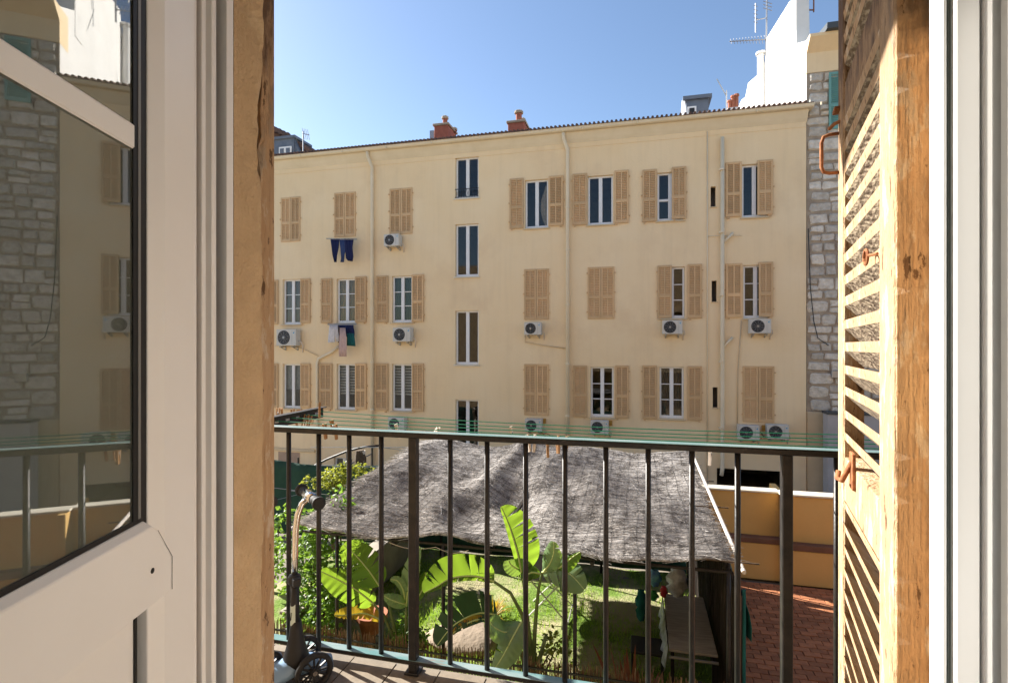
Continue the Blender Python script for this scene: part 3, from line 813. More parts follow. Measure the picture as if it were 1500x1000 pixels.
# teal shutters
r0 = at(1214, 107, sy-.06); r1 = at(1214, 190, sy-.06)
louvre_leaf(r0.x, r0.x+.5, r1.z, r0.z, 'o', sb, M_TEAL, sy-.04, cols=1)
r0 = at(1346, 563, sy-.06); r1 = at(1346, 622, sy-.06)
louvre_leaf(r0.x, r0.x+.5, r1.z, r0.z, 'o', sb, M_TEAL, sy-.04, cols=1)
pipe('cable', [at(1184, 335, sy-.08), at(1187, 420, sy-.08), at(1192, 470, sy-.08), at(1198, 495, sy-.08), at(1214, 506, sy-.08)], .012, M_DARK, sb, n=6)
p = at(1225, 548, sy-.1); B(p.x-.12, p.x+.12, sy-.14, sy-.04, p.z-.1, p.z+.1).build('meter_box', M_GREYM, sb, bevel=.01)
# chimney pillar and vent tube on the gable
a, b = at(1166, 0, 17.0), at(1185, 65, 17.0)
t = MB(); t.box(a.x, b.x, 17.0, 17.5, b.z-.6, a.z+2); t.build('chimney', M_GABLE, sb)
t = MB()
for px in (1167, 1192):
    q0, q1 = at(px, 18, 17.4), at(px, -60, 17.4); t.tube([q0, q1], .02, 6)
t.tube([at(1167, 15, 17.4), at(1192, 15, 17.4)], .02, 6); t.build('ladder_bracket', M_RUST, sb)
q0, q1 = atx(1116, 160, SX0-.1), atx(1116, 80, SX0-.1)
t = MB(); t.tube([(SX0-.14, q1.y, q1.z-4), (SX0-.14, q1.y, q1.z)], .12, 12); t.lathe([(.17, q1.z), (.17, q1.z+.08)], (SX0-.14, q1.y, 0), 12); t.build('vent_tube', M_GABLE, sb, smooth=False)
# antennas
def yagi(name, base, top, boom_z, boom_dir, n, L_, label):
    r = thing(name, base, label, 'antenna', 'antennas above the roofs')
    t = MB(); t.tube([base, top], .025, 6); t.build('mast', M_GREYM, r)
    bz = Vector(boom_z); d = Vector(boom_dir).normalized(); s = d.cross(Vector((0, 0, 1))).normalized()
    if n:
        t = MB(); t.tube([bz, bz + d*L_], .018, 5)
        for i in range(n):
            p = bz + d*(L_*(i+.5)/n); w = .28 - .010*i
            t.tube([p - s*w*.4 - Vector((0, 0, w*.7)), p + s*w*.4 + Vector((0, 0, w*.7))], .010, 4)
        t.build('boom', M_GREYM, r)
    return r
b_ = at(1122, 60, 18.5)
r = yagi('antenna', at(1122, 75, 18.5), at(1124, -25, 18.5), at(1123, 58, 18.5), (-1, -.05, .05), 12, 1.15, 'comb shaped rooftop antenna with a long boom beside the white gable')
t = MB(); t.tube([at(1107, 48, 18.5), at(1107, 5, 18.5)], .02, 5); t.tube([at(1107, 30, 18.5), at(1124, 26, 18.5)], .015, 5)
for k in range(5): t.tube([at(1104, 8+k*6, 18.5), at(1110, 10+k*6, 18.5)], .010, 4)
for k in range(3): t.tube([at(1118, 2+k*5, 18.5), at(1131, 6+k*5, 18.5)], .012, 4)
t.build('crossbar', M_GREYM, r)
yagi('antenna', at(1064, 172, 21), at(1064, 133, 21), at(1064, 140, 21), (-1, 0, 1.2), 0, 1, 'thin leaning antenna left of the white gable')
t = MB(); t.tube([at(1050, 116, 21), at(1064, 141, 21)], .018, 5); t.build('boom', M_GREYM, [o for o in COL.objects if o.name.startswith('antenna')][-1])
yagi('antenna', at(444, 225, 19), at(444, 192, 19), at(443, 196, 19), (1, .2, -.2), 4, .3, 'small antenna above the roof at the far left')
# far houses
fh = thing('far_house', (at(1078, 160, 30).x, 30, GZ), 'distant white stepped house with roof terrace behind the cream roof', 'house')
a, b = at(1066, 158, 30), at(1100, 190, 30)
B(a.x, b.x+3, 30, 34, GZ, a.z).build('wall', M_GABLE, fh)
t = MB()
for px, top in ((1069, 150), (1074, 143), (1079, 141)):
    q = at(px, top, 30.5); t.tube([(q.x, 30.5, a.z), (q.x, 30.5, q.z)], .10, 8); t.lathe([(.15, q.z), (.13, q.z+.1)], (q.x, 30.5, 0), 8)
t.build('chimney_pot', M_TERRA, fh)
ph = MB()
# dormer of the cream roof: window
a, b = at(1001, 143, 19), at(1038, 176, 19)
w0, w1 = at(1007, 157, 18.95), at(1020, 173, 18.95)
t = MB(); t.box(w0.x, w1.x, 18.93, 18.99, w1.z, w0.z); t.build('dormer_window', M_WHITE, roof)
t = MB(); t.box(w0.x+.06, w1.x-.06, 18.91, 18.925, w1.z+.06, w0.z-.06); t.build('dormer_pane', M_DARK, roof)
t = MB(); t.prism([(18.99, a.z-.1), (18.99, b.z-.4), (17.9, b.z-.4)], a.x-.06, a.x+.05, 'x'); t.build('dormer_cheek', M_WHITE, roof)
# mansard house at the left
mh = thing('mansard_house', (at(410, 220, 26).x, 26, GZ), 'blue grey mansard house with a white dormer window behind the roof at left', 'house')
p00, p10 = at(380, 188, 26), at(461, 230, 26)
t = MB(); t.prism([(p00.x-6, 3), (p10.x, 3), (p10.x, p10.z-.4), (at(430, 205, 26).x, at(430, 201, 26).z), (at(402, 190, 26).x, at(402, 192, 26).z), (p00.x-6, at(402, 186, 26).z)], 26, 33, 'y'); t.build('wall', M_BROWN, mh)
a, b = at(396, 206, 25.5), at(430, 236, 25.5)
t = MB(); t.box(a.x-1, b.x, 25.5, 27, b.z-1, a.z); t.mi = 0; t.box(a.x-1.1, b.x+.15, 25.4, 27, a.z, a.z+.14); t.build('dormer', M_SLATE, mh)
w0, w1 = at(409, 216, 25.45), at(427, 232, 25.45)
xm = (w0.x+w1.x)/2
t = MB(); t.box(w0.x, w1.x, 25.42, 25.47, w1.z-.2, w0.z); wdw = t.build('window', M_WHITE, mh)
t = MB(); t.box(w0.x+.08, xm-.07, 25.40, 25.415, w1.z, w0.z-.1); t.build('pane', M_SLATE, wdw)
t = MB(); t.box(xm+.07, w1.x-.08, 25.40, 25.415, w1.z, w0.z-.1); t.build('pane', M_SLATE, wdw)
q0 = at(403, 190, 25.9); q1 = at(461, 226, 25.9)
t = MB()
for i in range(14):
    p = q0.lerp(q1, i/13); t.tube([p + Vector((0, -.1, .02)), p + Vector((0, 1.6, .1))], .14, 6)
t.build('roof_tile', M_ROOFT, mh, kind='stuff')
t = MB(); t.prism([(b.x, b.z-.6), (q1.x-.5, b.z-.6), (q1.x-.5, q1.z-.5), (b.x, at(432, 206, 25.7).z)], 25.6, 25.9, 'y'); t.build('mansard_panel', M_SLATE, mh)
t = MB()
for i in range(8): p = at(400+i*3, 186+i*1.2+random.uniform(-2, 2), 25.9); t.lathe([(.16, p.z-.25), (.2, p.z-.1), (.1, p.z)], (p.x, 25.9, 0), 6)
t.build('ridge_tile', M_ROOFT, mh)

# ------------------------------------------------------------------ right courtyard
yw = 10.6
wl = thing('garden_wall', (3, yw, GZ), 'ochre courtyard wall with pale coping and brown ledge behind the paving', 'wall')
xa = at(1022, 730, yw).x; xb = at(1144, 730, yw).x; xe = 8.0
zl0 = at(1090, 792, yw).z; ztop = at(1090, 722, yw).z
B(xa-.3, xb, yw+.12, yw+.3, GZ, ztop).build('wall_panel', M_YWALL, wl, bevel=.01)
B(xa-.3, xb, yw-.05, yw+.118, GZ, zl0).build('lower_wall', M_YWALL, wl, bevel=.015)
B(xa-.3, xb, yw-.07, yw+.119, zl0+.002, zl0+.10).build('ledge', M_BROWN, wl, bevel=.01)
B(xa-.34, xb, yw+.08, yw+.34, ztop+.002, ztop+.045).build('coping', M_CAP, wl, bevel=.01)
B(xb+.003, xe, yw-.0, yw+.2, GZ, ztop).build('wall_panel', M_YWALL, wl, bevel=.01)
B(xb+.003, xe, yw-.14, yw-.002, GZ, zl0-.05).build('lower_wall', M_YWALL, wl, bevel=.015)
B(xb+.003, xe, yw-.16, yw-.003, zl0-.048, zl0+.07).build('ledge', M_BROWN, wl, bevel=.01)
B(xb-.02, xe, yw-.04, yw+.24, ztop+.002, ztop+.045).build('coping', M_CAP, wl, bevel=.01)
B(xb-.0, xb+.12, yw-.142, yw+.9, GZ, ztop-.002).build('pier', M_YWALL, wl, bevel=.01)
# right neighbour block (light plaster) next to facade base
nb = thing('garden_annex', (at(1215, 700, 13.5).x, 13.5, GZ), 'small grey plastered annex standing behind the ochre wall at right', 'annex')
a = at(1213, 607, 15.5)
B(a.x, a.x+3.4, 15.5, 15.9, GZ, a.z).build('wall', mat('grey_plaster', (0.44, 0.42, 0.42), (0.38, 0.36, 0.36), scale=2, rough=.9), nb, bevel=.01)
B(a.x-.02, a.x+3.42, 15.48, 15.92, a.z+.002, a.z+.06).build('coping', M_ZINC, nb)
pv = thing('paving', (2.5, 8, GZ), kind='structure')
B(1.0, 8.2, 3.2, yw-.14, GZ-.045, GZ-.02).build('bedding', M_JOINT, pv)
tiles = []
bw, bh = .235, .115
j = 0
y = 3.3
while y < yw-.2:
    x = 1.12 + (bw/2 if j % 2 else 0)
    while x < 7.9:
        tiles.append((x, y)); x += bw
    y += bh; j += 1
def proj(p):
    d = -p[0]*sT + p[1]*cT; r = p[0]*cT + p[1]*sT
    return 750+FPX*r/d, HZ-FPX*p[2]/d
bm_ = MB(); bm_.box(0, bw-.012, 0, bh-.012, -.03, 0)
proto = bm_.build('paver', M_PAVER, pv, local=True, bevel=.004)
proto.location = (tiles[0][0]-2.5, tiles[0][1]-8, 0)
vis, rest_t = [], []
for tx, ty in tiles[1:]:
    px, py = proj((tx+.1, ty+.05, GZ))
    (vis if (1095 < px < 1238 or 1335 < px < 1362) and py < 1010 else rest_t).append((tx, ty))
vis.sort(key=lambda q: q[1])
rest_t += vis[290:]; vis = vis[:290]
def zj(): return random.uniform(-.004, .004)
for tx, ty in vis:
    o = link('paver', proto.data, pv, (tx-2.5, ty-8, zj()), (random.uniform(-.01, .01), random.uniform(-.01, .01), random.uniform(-.012, .012)))
rr = MB()
for tx, ty in rest_t: zz = GZ+zj(); rr.box(tx, tx+bw-.012, ty, ty+bh-.012, GZ-.03, zz)
rr.build('paver', M_PAVER, pv, kind='stuff')
# ------------------------------------------------------------------ garden
lawn = MB()
n = 40
P = []
for j in range(n+1):
    P.append([(-6.5+7.55*i/n, 3.4+7.1*j/n, GZ-.02+.03*math.sin(i*.7)*math.cos(j*.5)+random.uniform(-.008, .008)) for i in range(n+1)])
lawn.grid(P)
lawn.build('lawn', M_LAWN, smooth=True, kind='structure')
# grass blades
N = 42000
gx = rng.uniform(-5.4, 0.9, N); gyy = rng.uniform(5.7, 10.4, N)
dens = np.sin(gx*2.1+1.3)*np.cos(gyy*1.7)+np.sin(gx*.9-gyy*1.3)*.7+rng.uniform(-.9, .9, N)
keep = dens > -.15
keep &= ~((gx > -1.9) & (rng.uniform(0, 1, N) > .38))
gx, gyy = gx[keep], gyy[keep]; N = len(gx)
h = rng.uniform(.03, .085, N); a = rng.uniform(0, 6.283, N); w = .007
vx = np.empty((N, 3, 3), dtype=np.float32)
lx, ly = rng.normal(0, .025, N), rng.normal(0, .025, N)
vx[:, 0] = np.stack([gx-w*np.cos(a), gyy-w*np.sin(a), np.full(N, GZ-.03)], 1)
vx[:, 1] = np.stack([gx+w*np.cos(a), gyy+w*np.sin(a), np.full(N, GZ-.03)], 1)
vx[:, 2] = np.stack([gx+lx, gyy+ly, GZ-.01+h], 1)
def tri_mesh(name, V, per, F, m, parent=None, kind=None, org=(0, 0, 0)):
    nv = V.shape[0]*V.shape[1]
    me = bpy.data.meshes.new(name)
    me.vertices.add(nv); me.vertices.foreach_set('co', (V.reshape(-1, 3)-np.array(org, dtype=np.float32)).astype(np.float32).ravel())
    F = np.array(F, dtype=np.int32); k = F.shape[1]
    FF = (F[None, :, :] + (np.arange(V.shape[0])*per)[:, None, None]).reshape(-1, k).astype(np.int32)
    me.loops.add(FF.size); me.loops.foreach_set('vertex_index', FF.ravel())
    me.polygons.add(len(FF)); me.polygons.foreach_set('loop_start', (np.arange(len(FF))*k).astype(np.int32))
    me.update(calc_edges=True); me.validate()
    me.materials.append(m)
    o = link(name, me, parent)
    if kind: o['kind'] = kind
    return o
go = tri_mesh('grass', vx, 3, [(0, 1, 2)], M_BLADE, kind='stuff')
tag(go, 'patchy short green grass growing under and before the pergola', 'grass')
# pergola
PX0, PX1, PY0, PY1 = -4.1, .93, 5.68, 10.25
per = thing('pergola', ((PX0+PX1)/2, (PY0+PY1)/2, GZ), 'garden pergola roofed with a sagging grey heather mat and wire netting', 'pergola')
def matz(X, Y):
    v = (Y-PY0)/(PY1-PY0); u = (X-PX0)/(PX1-PX0)
    base = -2.27 + .20*v
    s = -.10*np.abs(np.sin(u*np.pi*2.0))**.8*np.sin(np.clip(v, 0, 1)*np.pi)**.6
    s = s + .035*np.sin(X*2.3+Y*1.1) + .022*np.sin(X*4.1-Y*2.7+1) + .012*np.sin(X*9+Y*3)*np.cos(Y*5)
    # crease running diagonally
    c = (X+2.75) - (Y-PY0)*.12
    s = s + .05*np.sin((X+.9*np.sin(v*2.2))*7.5)*np.exp(-((v-.35)/.35)**2)*np.exp(-((u-.45)/.3)**2) + .13*np.exp(-(c/.2)**2)*np.clip(v*1.3, 0, 1) - .19*np.exp(-((c-.75)/.55)**2)*np.sin(np.clip(v*1.4, 0, 1)*np.pi)
    s = s - .05*np.exp(-((u-.02)/.05)**2)*0
    s = s + .10*np.exp(-(np.clip(u, 0, 1)/.14)**2)*np.sin(np.clip(v, 0, 1)*np.pi)
    return base + s
nx, ny = 110, 100
P = []
for j in range(ny+1):
    row = []
    for i in range(nx+1):
        X = PX0+(PX1-PX0)*i/nx; Y = PY0+(PY1-PY0)*j/ny; X -= .28*(j/ny)*(1-i/nx)
        if i in (0, nx): X += .03*math.sin(j*1.7)
        row.append((X, Y, float(matz(X, Y))))
    P.append(row)
mb_ = MB(); mb_.grid(P); mt_ = mb_.build('mat', M_MATB, per, smooth=True, solid=.02)
NT = 36000
ty = rng.uniform(PY0-.04, PY1+.03, NT); tx = rng.uniform(0, 1, NT); tx = PX0+.06+(PX1-.12-PX0-.06)*tx - .28*(ty-PY0)/(PY1-PY0)*(1-tx); tl = rng.uniform(.12, .62, NT)
ang = rng.normal(0, .10, NT) + .22*np.sin(tx*1.7+ty*1.1)
wild = rng.uniform(0, 1, NT) < .06; ang[wild] = rng.uniform(-1.4, 1.4, wild.sum()); tl[wild] *= .5
thk = rng.uniform(.0022, .0052, NT); bow = rng.normal(0, .05, NT)
seg = 4
V = np.empty((NT, seg*3, 3), dtype=np.float32)
lift = rng.uniform(.008, .032, NT)
for s in range(seg):
    q = s/(seg-1)-.5
    cx = tx + tl*q*np.cos(ang) - bow*tl*(4*q*q)*np.sin(ang)
    cy = ty + tl*q*np.sin(ang) + bow*tl*(4*q*q)*np.cos(ang)
    cz = matz(cx, cy) + lift + (4*q*q)*rng.uniform(-.004, .012, NT)
    taper = 1-.5*abs(q)*1.6
    for k in range(3):
        an = 2*np.pi*k/3
        V[:, s*3+k] = np.stack([cx - np.sin(ang)*thk*taper*np.cos(an), cy + np.cos(ang)*thk*taper*np.cos(an), cz + thk*taper*np.sin(an)], 1)
F = []
for s in range(seg-1):
    for k in range(3):
        k2 = (k+1) % 3; F.append((s*3+k, s*3+k2, (s+1)*3+k2, (s+1)*3+k))
tri_mesh('twig', V, seg*3, F, M_TWIG, mt_, 'stuff', org=tuple(per.location))
# netting
t = MB()
for k in range(34):
    X = PX0+.05+(PX1-PX0-.1)*k/33
    t.tube([(X+.010*math.sin(j*.9+k), PY0+(PY1-PY0)*j/24, float(matz(X, PY0+(PY1-PY0)*j/24))+.042) for j in range(25)], .0022, 3, False)
for k in range(31):
    Y = PY0+.05+(PY1-PY0-.1)*k/30
    t.tube([(PX0+(PX1-PX0)*j/24, Y+.010*math.sin(j*.9+k), float(matz(PX0+(PX1-PX0)*j/24, Y))+.042) for j in range(25)], .0022, 3, False)
t.build('netting', M_WIRE, mt_, kind='stuff')
# frame
posts = [(at(493, 800, PY0+.02).x), at(649, 800, PY0+.02).x, at(842, 850, PY0+.02).x, .9]
for X in posts:
    MB().tube([(X, PY0+.03, GZ), (X, PY0+.03, -2.33)], .022, 10).build('post', M_BLACK, per, smooth=True)
for X in (-4.0, -2.3, -.7, .9):
    MB().tube([(X, PY1-.1, GZ), (X, PY1-.1, -2.2)], .025, 8).build('post', M_BLACK, per, smooth=True)
MB().tube([(PX0, PY0+.03, -2.335), (PX1, PY0+.03, -2.335)], .018, 8).build('front_beam', M_BLACK, per)
MB().tube([(PX0, PY1-.1, -2.18), (PX1, PY1-.1, -2.18)], .02, 8).build('back_beam', M_BLACK, per)
M_POLE = mat('pale_pole', (0.62, 0.56, 0.50), (0.5, 0.44, 0.38), scale=6, rough=.6)
MB().tube([(PX1+.09, PY0-.12, -2.26), (PX1+.05, PY1, -2.03)], .022, 8).build('side_pole', M_POLE, per)
MB().tube([(PX0-.08, PY0-.12, -2.28), (PX0-.36, PY1, -2.10)], .022, 8).build('side_pole', M_POLE, per)
for py, px0, px1 in ((758, 1020, 1058), (711, 1004, 1030), (840, 1070, 1094)):
    Yp = {758: 7.5, 711: 8.9, 840: 5.65}[py]
    MB().tube([(PX1-.3, Yp, -2.2), (PX1+.25, Yp, -2.2)], .008, 6).build('cross_stick', M_BARK, per)
for X in (-2.9, -1.7, -.5): MB().beam((X, PY0+.1, -2.42), (X, PY1-.1, -2.33), .04, .05).build('rafter', M_BLACK, per)
# hanging beaded cord under the front edge
t = MB()
for a_, b_ in ((-2.9, -2.3), (-2.3, -1.9)): t.tube([(a_+(b_-a_)*q/8, PY0-.0, -2.36-.05*math.sin(math.pi*q/8)) for q in range(9)], .004, 4)
t.build('cord', M_PINW, per)
# brushwood screen at the right side of the pergola
scr = thing('brushwood_screen', (1.0, 7.8, GZ), 'dark brushwood screen closing the right side of the pergola with teal tarpaulin', 'screen')
N2 = 1500
sy_ = rng.uniform(5.72, 10.2, N2); hh = rng.uniform(-2.62, -2.5, N2)
V = np.empty((N2, 6, 3), dtype=np.float32); w2 = rng.uniform(.004, .010, N2); lean = rng.normal(0, .03, N2)
xo = rng.uniform(-.02, .02, N2)
for e_, (zz, dy_) in enumerate(((np.full(N2, GZ), -lean), (hh, lean))):
    for k in range(3):
        an = 2*np.pi*k/3; V[:, e_*3+k] = np.stack([1.0+xo+w2*np.cos(an), sy_+dy_+w2*np.sin(an), zz], 1)
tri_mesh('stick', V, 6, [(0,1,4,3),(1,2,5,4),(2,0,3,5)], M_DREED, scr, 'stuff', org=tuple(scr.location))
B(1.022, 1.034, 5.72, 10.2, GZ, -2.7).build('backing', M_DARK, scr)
P = [[(1.06+.03*math.sin(j*1.3+i)+.02*i, 5.85+4.2*j/20-.1, -2.62-.14*i-.03*math.sin(j*.9)) for j in range(21)] for i in range(4)]
t = MB(); t.grid(P); t.build('tarpaulin', M_TEALC, scr, smooth=True, solid=.006)
for Y in (5.72, 7.2, 8.7, 10.2): MB().tube([(1.05, Y, GZ), (1.05, Y, -2.5)], .018, 6).build('post', M_TEALC, scr)
# low reed fence in front
lf = thing('reed_fence', (-2, 5.55, GZ), 'low brown reed fence tied to black wire panels along the front of the garden', 'fence')
N3 = 1150
fx = np.linspace(-6.6, 1.05, N3)+rng.normal(0, .003, N3); hh = -3.40+rng.normal(0, .035, N3)
w2 = rng.uniform(.0025, .0055, N3); lean = rng.normal(0, .012, N3); yo = rng.uniform(-.012, .012, N3)
V = np.empty((N3, 6, 3), dtype=np.float32)
for e_, (zz, dx_) in enumerate(((np.full(N3, GZ), -lean), (hh, lean))):
    for k in range(3):
        an = 2*np.pi*k/3; V[:, e_*3+k] = np.stack([fx+dx_+w2*np.cos(an), 5.5+yo+w2*np.sin(an), zz], 1)
tri_mesh('reed', V, 6, [(0,1,4,3),(1,2,5,4),(2,0,3,5),(3,4,5,5)][:3], M_REED, lf, 'stuff', org=tuple(lf.location))
for z in (-3.47, -3.85, -4.2):
    MB().beam((-6.6, 5.47, z), (1.05, 5.47, z), .014, .02).build('rail', M_BLACK, lf)
for k in range(39):
    X = -6.55+k*.2
    MB().beam((X, 5.462, GZ), (X, 5.462, -3.45), .008, .008).build('bar', M_BLACK, lf)
for X in (-6.5, -4.7, -2.95, -1.2, .6): MB().beam((X, 5.5, GZ), (X, 5.5, -3.38), .04, .04).build('post', M_BLACK, lf)
# green screen behind
gs = thing('privacy_screen', (-3.6, 10.5, GZ), 'dark green fabric privacy screen at the back of the garden', 'screen')
t = MB(); P = []
for j in range(9): P.append([(-9.5+10.4*i/60, 10.5+.025*math.sin(i*.8+j*.2)+.01*math.sin(i*2.1), GZ+(1.68+.03*math.sin(i*.35))*j/8) for i in range(61)])
t.grid(P); t.build('fabric', M_SCREEN, gs, smooth=True, solid=.006)
for k in range(7): MB().tube([(-9.4+k*1.7, 10.56, GZ), (-9.4+k*1.7, 10.56, GZ+1.78)], .022, 6).build('post', M_BLACK, gs)
# low side wall at left behind the climber
lw = thing('side_wall', (-4.6, 7.2, GZ), 'low beige plaster wall behind the climbing plant at left', 'wall')
B(-4.75, -4.55, 6.2, 10.3, GZ, -3.7).build('wall_panel', M_DULL, lw, bevel=.01)
B(-4.79, -4.51, 6.16, 10.34, -3.698, -3.65).build('coping', M_DULL, lw, bevel=.008)
# external stair rail (curved)
sr = thing('stair_handrail', at(470, 700, 12.5), 'curved black metal stair handrail beyond the garden at left', 'handrail')
pts = [(380, 722), (405, 711), (440, 692), (480, 672), (510, 660), (535, 654), (560, 652)]
t = MB(); t.tube([at(x, y, 12.5) for x, y in pts], .03, 8); t.build('top_rail', M_BLACK, sr, smooth=True)
t = MB(); t.tube([at(405, 745, 12.5), at(470, 702, 12.5), at(520, 676, 12.5), at(545, 664, 12.5)], .018, 6); t.build('mid_rail', M_BLACK, sr)
for x, y, y2 in ((545, 653, 690), (508, 661, 700), (470, 676, 720)):
    MB().tube([at(x, y, 12.5), at(x, y2, 12.5)], .022, 6).build('baluster', M_BLACK, sr)
# sheltered post with brown cap near the handrail
bp_ = thing('totem_post', at(529, 700, 11.5), 'tan wooden post with torn brown bark standing behind the mat at left', 'post')
a = at(526, 660, 11.5); b = at(538, 705, 11.5)
t = MB(); t.tube([(a.x+.05, 11.5, GZ), (a.x+.09, 11.5, a.z-.5), (a.x+.05, 11.5, a.z)], [.08, .1, .11], 9); t.build('trunk', M_PINW, bp_)
t = MB(); t.tube([(a.x+.09, 11.48, a.z-.62), (a.x+.05, 11.48, a.z-.2), (a.x+.03, 11.48, a.z+.02)], [.10, .15, .10], 9); t.build('bark_cap', M_BARK, bp_)
# overhead wires of the garden
for i, (a, b, Y) in enumerate((((405, 716), (600, 652), 9.6),)): pass
wr = thing('overhead_wire', at(450, 720, 8), 'thin steel training wires stretched above the garden at left', 'wire')
for a, b in (((400, 714), (470, 722)), ((400, 733), (440, 723)), ((455, 655), (640, 655)), ((460, 681), (660, 687)), ((425, 718), (640, 742)), ((560, 655), (640, 666))):
    MB().tube([at(*a, 9.4), at(*b, 9.9)], .006, 4).build('wire', M_GREYM, wr)
# boulder
def rock(name, c, r, label):
    t = MB(); P = []
    for j in range(9):
        th = math.pi*j/8; row = []
        for i in range(17):
            ph_ = 2*math.pi*i/16
            k = 1+.10*math.sin(3*ph_+j)+.06*math.sin(5*ph_-j*2) if i < 16 else 1+.10*math.sin(3*0+j)+.06*math.sin(-j*2)
            row.append((c[0]+r[0]*k*math.sin(th)*math.cos(ph_), c[1]+r[1]*k*math.sin(th)*math.sin(ph_), c[2]+r[2]*math.cos(th)))
        P.append(row)
    t.grid(P); return tag(t.build(name, M_ROCK, smooth=True, loc=(c[0], c[1], c[2])), label, 'boulder')
c = atz(683, 930, GZ); rock('boulder', (c.x, c.y-.1, GZ+.02), (.55, .45, .12), 'flat pinkish boulder lying on the grass beneath the dark banana leaf')
# round garden table
rtb = thing('round_table', (-1.46, 8.45, GZ), 'round garden table with thin white folding legs on the lawn', 'table')
MB().lathe([(.49, GZ+.70), (.5, GZ+.71), (.5, GZ+.73), (.485, GZ+.735)], (-1.46, 8.45, 0), 32).build('tabletop', M_GREYM, rtb)
M_LEG = mat('white_leg_paint', (0.7, 0.68, 0.62), rough=.5)
for a0, a1 in (((-.35, -.2), (.38, -.3)), ((.35, -.2), (-.3, -.3)), ((-.35, .2), (.38, .3)), ((.35, .2), (-.3, .3))):
    MB().tube([(-1.46+a0[0], 8.45+a0[1], GZ+.7), (-1.46+a1[0], 8.45+a1[1], GZ)], .013, 6).build('leg', M_LEG, rtb)
MB().tube([(-1.46+.38, 8.15, GZ+.02), (-1.46+.38, 8.75, GZ+.02)], .012, 6).build('stretcher', M_LEG, rtb)
# long table at the right
lt = thing('long_table', (.62, 7.2, GZ), 'long grey plank garden table with a silver cloth edge under the mat', 'table')
M_TT = mat('brushed_grey_top', (0.42, 0.385, 0.35), (0.28, 0.255, 0.23), scale=5, rough=.5, stretch=(1, 6, 1))
B(.36, .91, 6.5, 7.95, -3.68, -3.65).build('tabletop', M_TT, lt, bevel=.006)
for X, Y in ((.40, 6.56), (.87, 6.56), (.40, 7.9), (.87, 7.9)): B(X-.02, X+.02, Y-.02, Y+.02, GZ, -3.682).build('leg', M_BLACK, lt)
MB().tube([(.36, 6.46, -3.72), (.91, 6.46, -3.72)], .018, 8).build('end_bar', M_GREYM, lt)
P = [[(.345-.05*j/4+.02*math.sin(i*1.1)*j/4, 6.5+1.45*i/30, -3.645-.28*j/4-.02*math.sin(i*.7)) for i in range(31)] for j in range(5)]
t = MB(); t.grid(P); o = t.build('table_cover', mat('silver_sheet', (0.55, 0.55, 0.56), (0.2, 0.2, 0.2), scale=9, rough=.35, spec=.6), smooth=True, solid=.004, loc=(.3, 7.2, -3.8)); tag(o, 'crumpled silver plastic cover hanging over the long table edge', 'table cover')
# folding chair
ch = thing('garden_chair', (0.12, 7.0, GZ), 'grey garden chair with round backrest pulled to the left of the long table', 'chair')
MB().lathe([(.005, 0), (.2, .01), (.22, .02), (.2, .03)], (0.1, 7.25, -3.55), 20, 'x').build('backrest', mat('chair_grey', (0.42, 0.42, 0.43), rough=.5), ch)
B(-.1, .32, 6.85, 7.25, -3.97, -3.94).build('seat', M_DARK, ch, bevel=.01)
for X, Y in ((-.08, 6.87), (.3, 6.87), (-.08, 7.23), (.3, 7.23)): MB().tube([(X, Y, GZ), (X, Y, -3.97)], .015, 6).build('leg', M_DARK, ch)
MB().tube([(.1, 7.25, -3.96), (.1, 7.26, -3.6)], .015, 6).build('back_post', M_DARK, ch)
# hanging things under the mat
def bag(px, py, Y, w, h, m, label, cat, name):
    p = at(px, py, Y); t = MB(); P = []
    for j in range(9):
        q = j/8; r = w*(.25+.75*math.sin(math.pi*min(1, .12+q*.8))); row = []
        for i in range(13):
            a_ = 2*math.pi*(i % 12)/12; rr_ = r*(1+.30*math.sin(3*a_+j*1.7)+.22*math.sin(5*a_-j*2)+random.uniform(-.12, .12)*(i < 12))
            row.append((p.x+rr_*math.cos(a_), Y+rr_*.6*math.sin(a_), p.z+h/2-h*q))
        P.append(row)
    t.grid(P)
    return tag(t.build(name, m, smooth=True, loc=tuple(p)), label, cat)
M_BAGW = mat('white_plastic_bag', (0.62, 0.61, 0.60), (0.4, 0.4, 0.4), scale=12, rough=.3, bump=.8, bscale=12, bdist=.03)
bag(992, 852, 7.6, .13, .40, M_BAGW, 'crumpled white plastic bag hanging under the mat at the head of the table', 'bag', 'plastic_bag')
bag(972, 866, 7.7, .045, .16, mat('red_thing', (0.5, 0.03, 0.05), rough=.4), 'small red bag hanging left of the white plastic bag', 'bag', 'red_bag')
bag(959, 846, 7.8, .08, .24, mat('blue_foil', (0.03, 0.10, 0.42), (0.2, 0.5, 0.5), scale=9, rough=.3), 'shiny blue bag hanging under the mat edge', 'bag', 'blue_bag')
bag(957, 872, 7.8, .06, .14, mat('green_foil', (0.05, 0.3, 0.06), rough=.4), 'small green bag hanging below the shiny blue bag', 'bag', 'green_bag')
bag(939, 886, 7.6, .07, .44, M_TEALC, 'teal cloth hanging from a hook left of the long table', 'cloth', 'hanging_cloth')
pt = thing('flower_pot', (-3.85, 7.0, GZ), 'terracotta flower pot on the ground behind the left banana plant', 'flower pot')
MB().lathe([(.12, GZ), (.2, GZ+.36), (.23, GZ+.36), (.23, GZ+.42), (.2, GZ+.42)], (-3.85, 7.0, 0), 20).build('pot', M_TERRA, pt)

